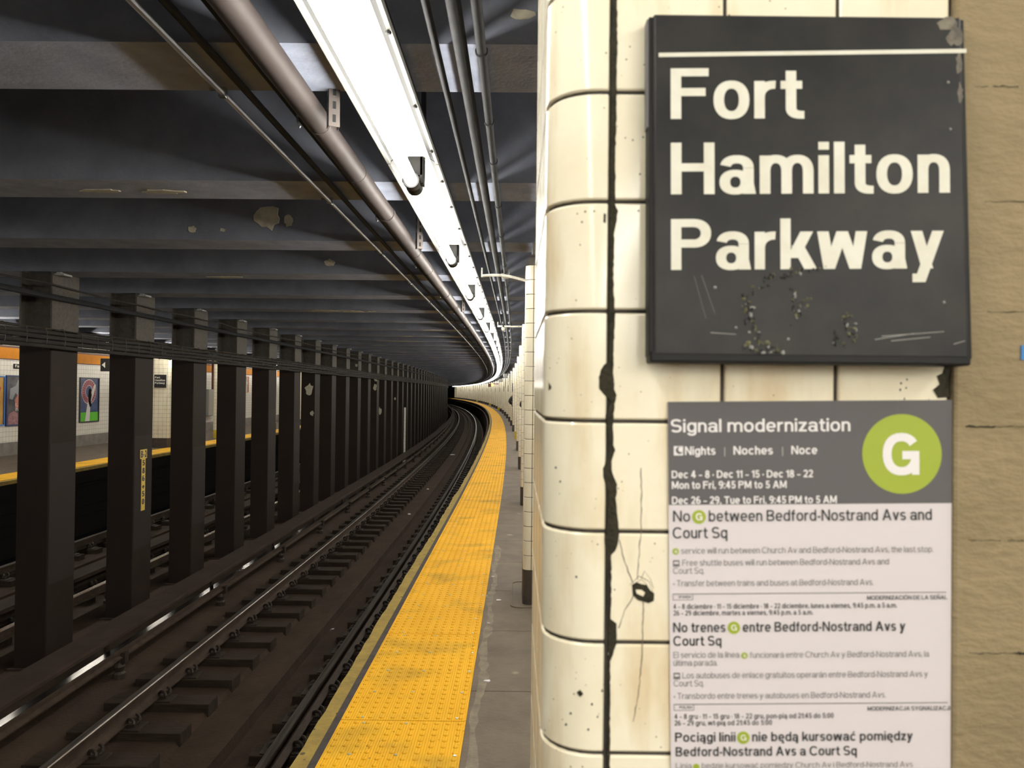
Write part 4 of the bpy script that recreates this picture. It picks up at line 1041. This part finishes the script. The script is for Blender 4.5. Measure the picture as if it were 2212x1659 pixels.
# sunburst poster
r, w, h = ad('wall_poster', 19.5, 20.36, .66, 1.81, 'tall dark blue poster with a red sunburst and green foot', col('dark poster frame', (.03, .03, .035)))
flat(r, 'blue_ground', rectp(-w, w, -h, h), mat('mottled navy print', (.025, .042, .11), .4, col2=(.055, .08, .18), scale=9), .006)
flat(r, 'green_foot', rectp(-w, w, -h, -h + .24), col('green print', (.09, .42, .02)), .008)
bm = bmesh.new(); bmr = bmesh.new(); cx, cz = -.02, .22
for k in range(26):
    a = 2 * PI * k / 26 + .06; a0, a1 = a - .085, a + .085
    poly(bm, [(cx + .35 * math.cos(a - .1) * .98, -.009, cz + .34 * math.sin(a - .1)), (cx + .35 * math.cos(a + .1) * .98, -.009, cz + .34 * math.sin(a + .1)), (cx + .15 * math.cos(a + .1), -.009, cz + .16 * math.sin(a + .1)), (cx + .15 * math.cos(a - .1), -.009, cz + .16 * math.sin(a - .1))])
    poly(bmr, [(cx + .325 * math.cos(a0), -.011, cz + .315 * math.sin(a0)), (cx + .325 * math.cos(a1), -.011, cz + .315 * math.sin(a1)), (cx + .17 * math.cos(a1), -.011, cz + .18 * math.sin(a1)), (cx + .17 * math.cos(a0), -.011, cz + .18 * math.sin(a0))])
obj('pale_rays', bm, col('cream print', (.6, .52, .48)), r); obj('red_rays', bmr, col('crimson print', (.30, .02, .03)), r)
flat(r, 'pale_arm', [(-.20, -h), (.02, -h), (.04, -.20), (.09, -.02), (.20, .15), (.30, .40), (.24, .44), (.10, .22), (.0, .26), (-.05, .10), (-.10, -.12)], col('grey cream print', (.58, .55, .50)), .013)
flat(r, 'black_shape', [(-.03, .30), (.06, .30), (.10, .12), (.06, -.02), (.10, -.16), (.02, -.20), (-.06, -.04), (-.05, .14)], m_black, .015)
# dark poster and amber poster at the left edge
r, w, h = ad('wall_poster', 16.62, 17.62, .70, 1.80, 'dark smoky poster with pink lettering beside the blue framed one', col('dark blue poster frame', (.02, .035, .12)))
flat(r, 'dark_ground', rectp(-w, w, -h, h), mat('smoky print', (.03, .028, .035), .4, col2=(.10, .09, .10), scale=5), .006)
flat(r, 'smoke', [(-.40, .05), (-.38, .28), (-.2, .34), (-.12, .48), (.0, .46), (.02, .2), (-.1, .1), (-.2, .18), (-.3, .02)], col('grey print', (.25, .25, .27)), .008)
flat(r, 'pink_figure', [(-.22, .02), (-.1, .16), (.02, .1), (.1, -.15), (-.05, -.2), (-.2, -.16)], col('salmon print', (.48, .17, .14)), .009)
flat(r, 'pink_rubble', [(-.46, -.54), (-.42, -.30), (-.25, -.24), (-.1, -.3), (.1, -.22), (.3, -.34), (.44, -.54)], mat('pink grey print', (.40, .18, .18), .5, col2=(.15, .08, .1), scale=16), .010)
bm = bmesh.new(); text_mesh(bm, 'LIFE', -.2, -.13, .075, .34, lambda x, z: (x, -.012, z), .16, .14); text_mesh(bm, 'IN CH', -.2, -.24, .075, .34, lambda x, z: (x, -.012, z), .16, .14); obj('title', bm, m_letter, r, recalc=False)
r, w, h = ad('wall_poster', 15.3, 16.5, .72, 1.78, 'amber poster in a bright blue frame at the left picture edge', col('bright blue poster frame', (.05, .15, .42)))
flat(r, 'amber_ground', rectp(-w, w, -h, h), mat('amber print', (.42, .20, .03), .4, col2=(.55, .34, .08), scale=3), .006)
flat(r, 'red_streak', [(.25, -.25), (.33, -.2), (.52, .3), (.45, .34)], col('red print', (.38, .03, .02)), .008)
flat(r, 'dark_figure', [(.28, -.42), (.36, -.42), (.38, -.12), (.30, -.08)], m_black, .009)
# small black signs
def plate_sign(name, mtx, w, h, lab, text=None, cap=.05, grp='station name signs', arrow=False):
    r = empty(name, mtx); tag(r, lab, 'sign', grp)
    bm = bmesh.new(); box(bm, -w / 2, w / 2, -.012, .012, -h / 2, h / 2, .003); obj('panel', bm, m_sign, r)
    bm = bmesh.new(); ok = False
    if text:
        for i, (t, tw) in enumerate(text): text_mesh(bm, t, -w / 2 + .02, h / 2 - .10 - i * cap * 1.45, cap, tw, lambda x, z: (x, -.0128, z), .215, .18)
        ok = True
    if arrow: poly(bm, [(-w / 2 + .03, -.0128, 0), (-w / 2 + .11, -.0128, -.07), (-w / 2 + .11, -.0128, .07)]); ok = True
    if ok: obj('lettering' if text else 'arrow', bm, m_letter, r, recalc=False)
    else: bm.free()
    return r
name3 = [('Fort', .13), ('Hamilton', .265), ('Parkway', .26)]
plate_sign('station_sign', M(19.34 - .016, -8.9 - PW / 2 - .01, 1.76), .31, .34, 'small black station sign on the far platform tiled pillar', name3, .05)
plate_sign('arrow_sign', M(17.0, -9.18, 2.10), .5, .30, 'black hanging sign with a white arrow, half behind a column', None, arrow=True, grp=None)
plate_sign('wall_name_plate', wall_frame(17.6, 2.045, .016), 1.5, .11, 'narrow black name plate on the far wall above the posters', [('Fort Hamilton Parkway', 1.3)], .06)
for ch in bpy.data.objects['wall_name_plate'].children:
    if ch.name.startswith('lettering'): ch.location = (0, 0, .02)
# electrical box and pipe
r = empty('wall_cabinet', wall_frame(28.0, 1.05)); tag(r, 'tall grey metal cabinet on the far wall under a maroon pipe', 'cabinet')
bm = bmesh.new(); box(bm, -.55, .35, -.25, 0, -.5, .5, .01); obj('body', bm, m_greym, r)
bm = bmesh.new(); box(bm, -.53, .33, -.258, -.25, -.48, .48, .004); obj('door', bm, mat('worn grey door', (.26, .24, .2), .5), r)
bm = bmesh.new(); tube(bm, [P(28.1, -11.2, 1.55), P(28.1, -11.2, 2.9)], .05, 10); tag(obj('maroon_pipe', bm, m_maroon, smooth=True), 'vertical maroon pipe above the grey cabinet', 'pipe')
r, w, h = ad('wall_poster', 31.6, 32.5, 1.45, 2.1, 'small orange framed picture glimpsed between columns', col('orange poster frame', (.5, .18, .02)))
flat(r, 'print', rectp(-w, w, -h, h), mat('pale print', (.5, .45, .4), .4, col2=(.1, .05, .04), scale=4), .006)
r = empty('paper_notice', M(42.2 - .004, -8.9 - PW / 2, 1.25)); tag(r, 'pale blue notice on a far pillar seen between columns', 'notice')
bm = bmesh.new(); box(bm, -.15, .15, -.001, .002, -.3, .3); obj('sheet', bm, col('pale blue paper', (.6, .62, .72)), r)

# ================================================================= signs on the track side of the pillar row
sp0 = None
for k, o in enumerate(pil):
    kk = k + 1
    if kk < 6: continue
    s = PS + PSP * kk
    if kk % 2 == 0:
        r = plate_sign('platform_sign', M(s, .27 - .013, 1.75) @ Matrix.Translation((0, PW / 2, 0)) @ Matrix.Rotation(-PI / 2, 4, 'Z'), .31, .34,
                   f'small black sign on the track side of the {ordn(kk)} pillar' if kk < 14 else 'tiny black sign on a far pillar of the curve', None, grp='small signs on the track side of pillars')
    if kk in (7, 9): pass
# white pipe arms from the pillars to the lights
def arm(s, u0, u1, h0, h1, r_, lab, bend):
    bm = bmesh.new(); n = 10; pts = []
    for i in range(n + 1):
        t = i / n; pts.append(P(s, u0 + (u1 - u0) * t, h0 + (h1 - h0) * t + bend * math.sin(PI * t)))
    tube(bm, pts, r_, 8); o = obj('pipe_arm', bm, m_whitep, smooth=True); tag(o, lab, 'pipe arm', 'white pipe arms')
    bm = bmesh.new(); p = pts[0]; tube(bm, [p + Vector((0, 0, -.01)), p + Vector((0, 0, .06))], .006, 6); obj('drop_rod', bm, m_whitep, o)
arm(5.5, -.05, .285, 2.45, 2.415, .011, 'chipped curved white pipe reaching from the second pillar to the lights', .02)
arm(10.2, -.06, .285, 2.49, 2.49, .013, 'straight white pipe reaching from the third pillar to the lights', 0)
# hanging globe, amber signal
r = empty('globe_lamp', M(10.0, .02, 2.44)); tag(r, 'small cream globe hanging below the straight white pipe', 'lamp')
bm = bmesh.new(); bmesh.ops.create_uvsphere(bm, u_segments=14, v_segments=10, radius=.026); obj('globe', bm, m_globe, r, smooth=True)
bm = bmesh.new(); tube(bm, [(0, 0, .02), (0, 0, .215)], .006, 6); lathe(bm, [(.014, .018), (.014, .04), (.006, .045)], 10); obj('stem', bm, m_condd, r)
r = empty('signal_lamp', M(60.0, -.25, 2.12)); tag(r, 'glowing amber signal lamp hanging in the distance', 'signal')
bm = bmesh.new(); bmesh.ops.create_uvsphere(bm, u_segments=14, v_segments=10, radius=.10); obj('lens', bm, m_amber, r, smooth=True)
bm = bmesh.new(); box(bm, -.36, -.12, -.06, .10, -.17, .12, .03); box(bm, -.12, .5, .02, .06, .06, .12); tube(bm, [(-.2, 0, .1), (-.2, 0, .58)], .02, 6); obj('housing', bm, m_maroon, r)
for i, (s, u, h, w, hh) in enumerate(((38.4, .10, 2.40, .22, .24), (47.5, .02, 2.30, .25, .2))):
    r = empty('speaker_box', M(s, u, h)); tag(r, ['dark grey box hanging by the far pillar tops', 'smaller dark box hanging further along the pillars'][i], 'box', 'hanging boxes')
    bm = bmesh.new(); box(bm, -w / 2, w / 2, -.1, .1, -hh / 2, hh / 2, .015); obj('case', bm, m_greym, r)
    bm = bmesh.new(); tube(bm, [(0, 0, hh / 2 - .01), (0, 0, HB - h)], .015, 6); obj('stem', bm, m_condd, r)

# ================================================================= people half hidden behind pillars
m_coat = mat('black puffer coat', (.014, .014, .016), .6, col2=(.025, .025, .028), scale=18, bump=.4, bscale=30)
m_jean = mat('dark trousers', (.02, .021, .028), .8)
m_skin = mat('skin', (.42, .25, .17), .5)
m_hair = mat('dark hair', (.015, .011, .009), .6)
def skin_obj(name, verts, edges, m, parent, sub=1):
    me = bpy.data.meshes.new(name); me.from_pydata([v[0] for v in verts], edges, []); me.materials.append(m)
    o = bpy.data.objects.new(name, me); C.objects.link(o); o.parent = parent
    sk = o.modifiers.new('skin', 'SKIN'); sk.use_smooth_shade = True
    lay = me.skin_vertices[0].data if me.skin_vertices else None
    if lay is None:
        bmx = bmesh.new(); bmx.from_mesh(me); bmx.verts.layers.skin.verify(); bmx.to_mesh(me); bmx.free(); lay = me.skin_vertices[0].data
    for i, v in enumerate(verts): lay[i].radius = (v[1], v[2] if len(v) > 2 else v[1]); lay[i].use_root = (i == 0)
    sb = o.modifiers.new('subdivision', 'SUBSURF'); sb.levels = sub; sb.render_levels = sub
    return o
def person(s, u, rot, lab, pose):
    r = empty('person', M(s, u) @ Matrix.Rotation(rot, 4, 'Z')); tag(r, lab, 'person', 'people on the platform')
    V = [((0, 0, .95), .14, .11), ((0, 0, 1.15), .14, .10), ((0, -.01, 1.36), .17, .11), ((0, -.01, 1.47), .07, .06), ((0, 0, 1.55), .055, .055), ((0, .012, 1.64), .085, .095), ((0, .005, 1.72), .07, .08)]
    E = [(0, 1), (1, 2), (2, 3), (3, 4), (4, 5), (5, 6)]
    for sg in (-1, 1):
        b = len(V); V += [((sg * .09, 0, .86), .09, .09), ((sg * .10, .02, .5), .06, .06), ((sg * .10, -.02, .10), .04, .045), ((sg * .11, .13, .04), .035, .03)]
        E += [(0, b), (b, b + 1), (b + 1, b + 2), (b + 2, b + 3)]
        b = len(V); el, wr_, hd = pose if sg < 0 else ((.25, -.03, 1.12), (.2, .14, .95), (.18, .20, .90))
        V += [((sg * .18, -.01, 1.40), .06, .06), (el if sg < 0 else el, .045, .045), (wr_, .03, .03), (hd, .04, .02)]
        E += [(2, b), (b, b + 1), (b + 1, b + 2), (b + 2, b + 3)]
        if len(V) and True:
            hx, hy, hz = hd
            for q in range(5):
                V.append(((hx + (q - 2) * .018, hy + .07 - abs(q - 2) * .01, hz - .02), .009, .009)); E.append((b + 3, len(V) - 1))
    body = skin_obj('body', V, E, m_skin, r)
    coat = [((0, 0, .82), .19, .15), ((0, -.01, 1.02), .235, .18), ((0, -.02, 1.24), .27, .19), ((0, -.01, 1.42), .14, .11)]
    ce = [(0, 1), (1, 2), (2, 3)]
    for sg in (-1, 1):
        b = len(coat); el, wr_, hd = pose if sg < 0 else ((.25, -.03, 1.12), (.2, .14, .95), (.18, .20, .90))
        coat += [((sg * .19, -.01, 1.37), .085, .085), (el, .07, .07), (wr_, .05, .05)]; ce += [(2, b), (b, b + 1), (b + 1, b + 2)]
    skin_obj('coat', coat, ce, m_coat, r)
    tr = [((0, 0, .88), .15, .12)]; te = []
    for sg in (-1, 1):
        b = len(tr); tr += [((sg * .09, 0, .80), .095, .095), ((sg * .10, .02, .5), .075, .075), ((sg * .10, -.02, .11), .06, .06)]; te += [(0, b), (b, b + 1), (b + 1, b + 2)]
    skin_obj('trousers', tr, te, m_jean, r)
    bm = bmesh.new(); bmesh.ops.create_uvsphere(bm, u_segments=14, v_segments=10, radius=.11, matrix=Matrix.Translation((0, -.015, 1.71)) @ Matrix.Diagonal((.88, 1.0, .9, 1))); obj('hair', bm, m_hair, r, smooth=True)
    bm = bmesh.new()
    for sg in (-1, 1): bmesh.ops.create_uvsphere(bm, u_segments=8, v_segments=6, radius=.012, matrix=Matrix.Translation((sg * .034, .105, 1.66)))
    obj('eyes', bm, m_black, r)
    bm = bmesh.new(); lathe(bm, [(.016, 0), (.012, .02), (.006, .04)], 8, Matrix.Translation((0, .105, 1.62))); obj('nose', bm, m_skin, r, smooth=True)
    for sg in (-1, 1):
        bm = bmesh.new(); box(bm, sg * .11 - .045, sg * .11 + .045, -.08, .19, .0, .08, .02); obj('shoe', bm, m_black, r)
person(31.6, .475, 0, 'person in a black puffer coat half hidden behind a distant pillar', ((-.30, -.04, 1.15), (-.22, .15, 1.05), (-.18, .22, 1.02)))
person(11.9, .58, 0, 'person behind the third pillar, only a dark elbow showing', ((-.30, .0, 1.38), (-.12, .20, 1.45), (-.08, .24, 1.50)))

# ================================================================= small platform details
bm = bmesh.new(); pts = []
for cx, cy, a0 in ((.24, -.30, 270), (.24, .30, 0), (-.24, .30, 90), (-.24, -.30, 180)):
    for k in range(6): a = math.radians(a0 + 18 * k); pts.append((cx + .07 * math.cos(a), cy + .07 * math.sin(a)))
loft(bm, [[(x, y, .0) for x, y in pts], [(x, y, .007) for x, y in pts], [(x * .96, y * .965, .007) for x, y in pts], [(x * .955, y * .96, .002) for x, y in pts]])
o = obj('floor_collar', bm, m_floor, None, M(5.73, .50)); tag(o, 'rounded concrete repair collar around the foot of the second pillar', 'floor patch')
# paler worn strip along the tactile panels
bm = bmesh.new(); rnd = random.Random(8); R_ = []
for k in range(60):
    s_ = 2.8 + k * .08; c_ = .045 + .012 * math.sin(k * .5); w_ = rnd.uniform(.012, .034)
    R_.append([P(s_, c_ - w_, .0006), P(s_, c_ + w_ * rnd.uniform(.7, 1.3), .0006)])
loft(bm, R_, closed=False, caps=False)
o = obj('worn_strip', bm, mat('pale worn concrete', (.21, .175, .13), .8, col2=(.12, .095, .068), scale=14, bump=.4), bpy.data.objects['floor']); o['label'] = 'paler worn strip of concrete'
rnd = random.Random(5)
for i, (s, u, w) in enumerate(((5.55, .10, .03), (6.25, .035, .02), (4.0, .08, .03), (5.0, .05, .015))):
    bm = bmesh.new(); pts = [(w * rnd.uniform(.5, 1) * math.cos(2 * PI * k / 6), .6 * w * rnd.uniform(.5, 1) * math.sin(2 * PI * k / 6)) for k in range(6)]
    loft(bm, [[(x, y, .0005) for x, y in pts], [(x, y, .004 + rnd.uniform(0, .004)) for x, y in pts]])
    o = obj('paper_scrap', bm, m_paper, None, M(s, u)); tag(o, ['white paper scrap near the foot of the second pillar', 'tiny white scrap near the yellow strip beyond the pillar foot', 'pale flake on the bare concrete nearest the camera', 'tiny flake on the concrete between the slab joints'][i], 'litter', 'litter on the platform')
for i, (s, u) in enumerate(((34.0, -2.4), (14.5, -2.6), (17.5, -2.3), (22.0, -2.35), (9.0, -2.0), (11.5, -1.95))):
    bm = bmesh.new(); w = .05 if i else .14; pts = [(w * rnd.uniform(.5, 1) * math.cos(2 * PI * k / 7), w * rnd.uniform(.5, 1) * math.sin(2 * PI * k / 7)) for k in range(7)]
    loft(bm, [[(x, y, 0) for x, y in pts], [(x * .7, y * .7, .02) for x, y in pts]])
    o = obj('track_litter', bm, m_paper, None, M(s, u, -1.375)); tag(o, f'{ordn(i + 1)} pale scrap of rubbish lying between the rails' if i else 'largest crumpled pale scrap lying between the distant rails', 'litter', 'litter between the rails')
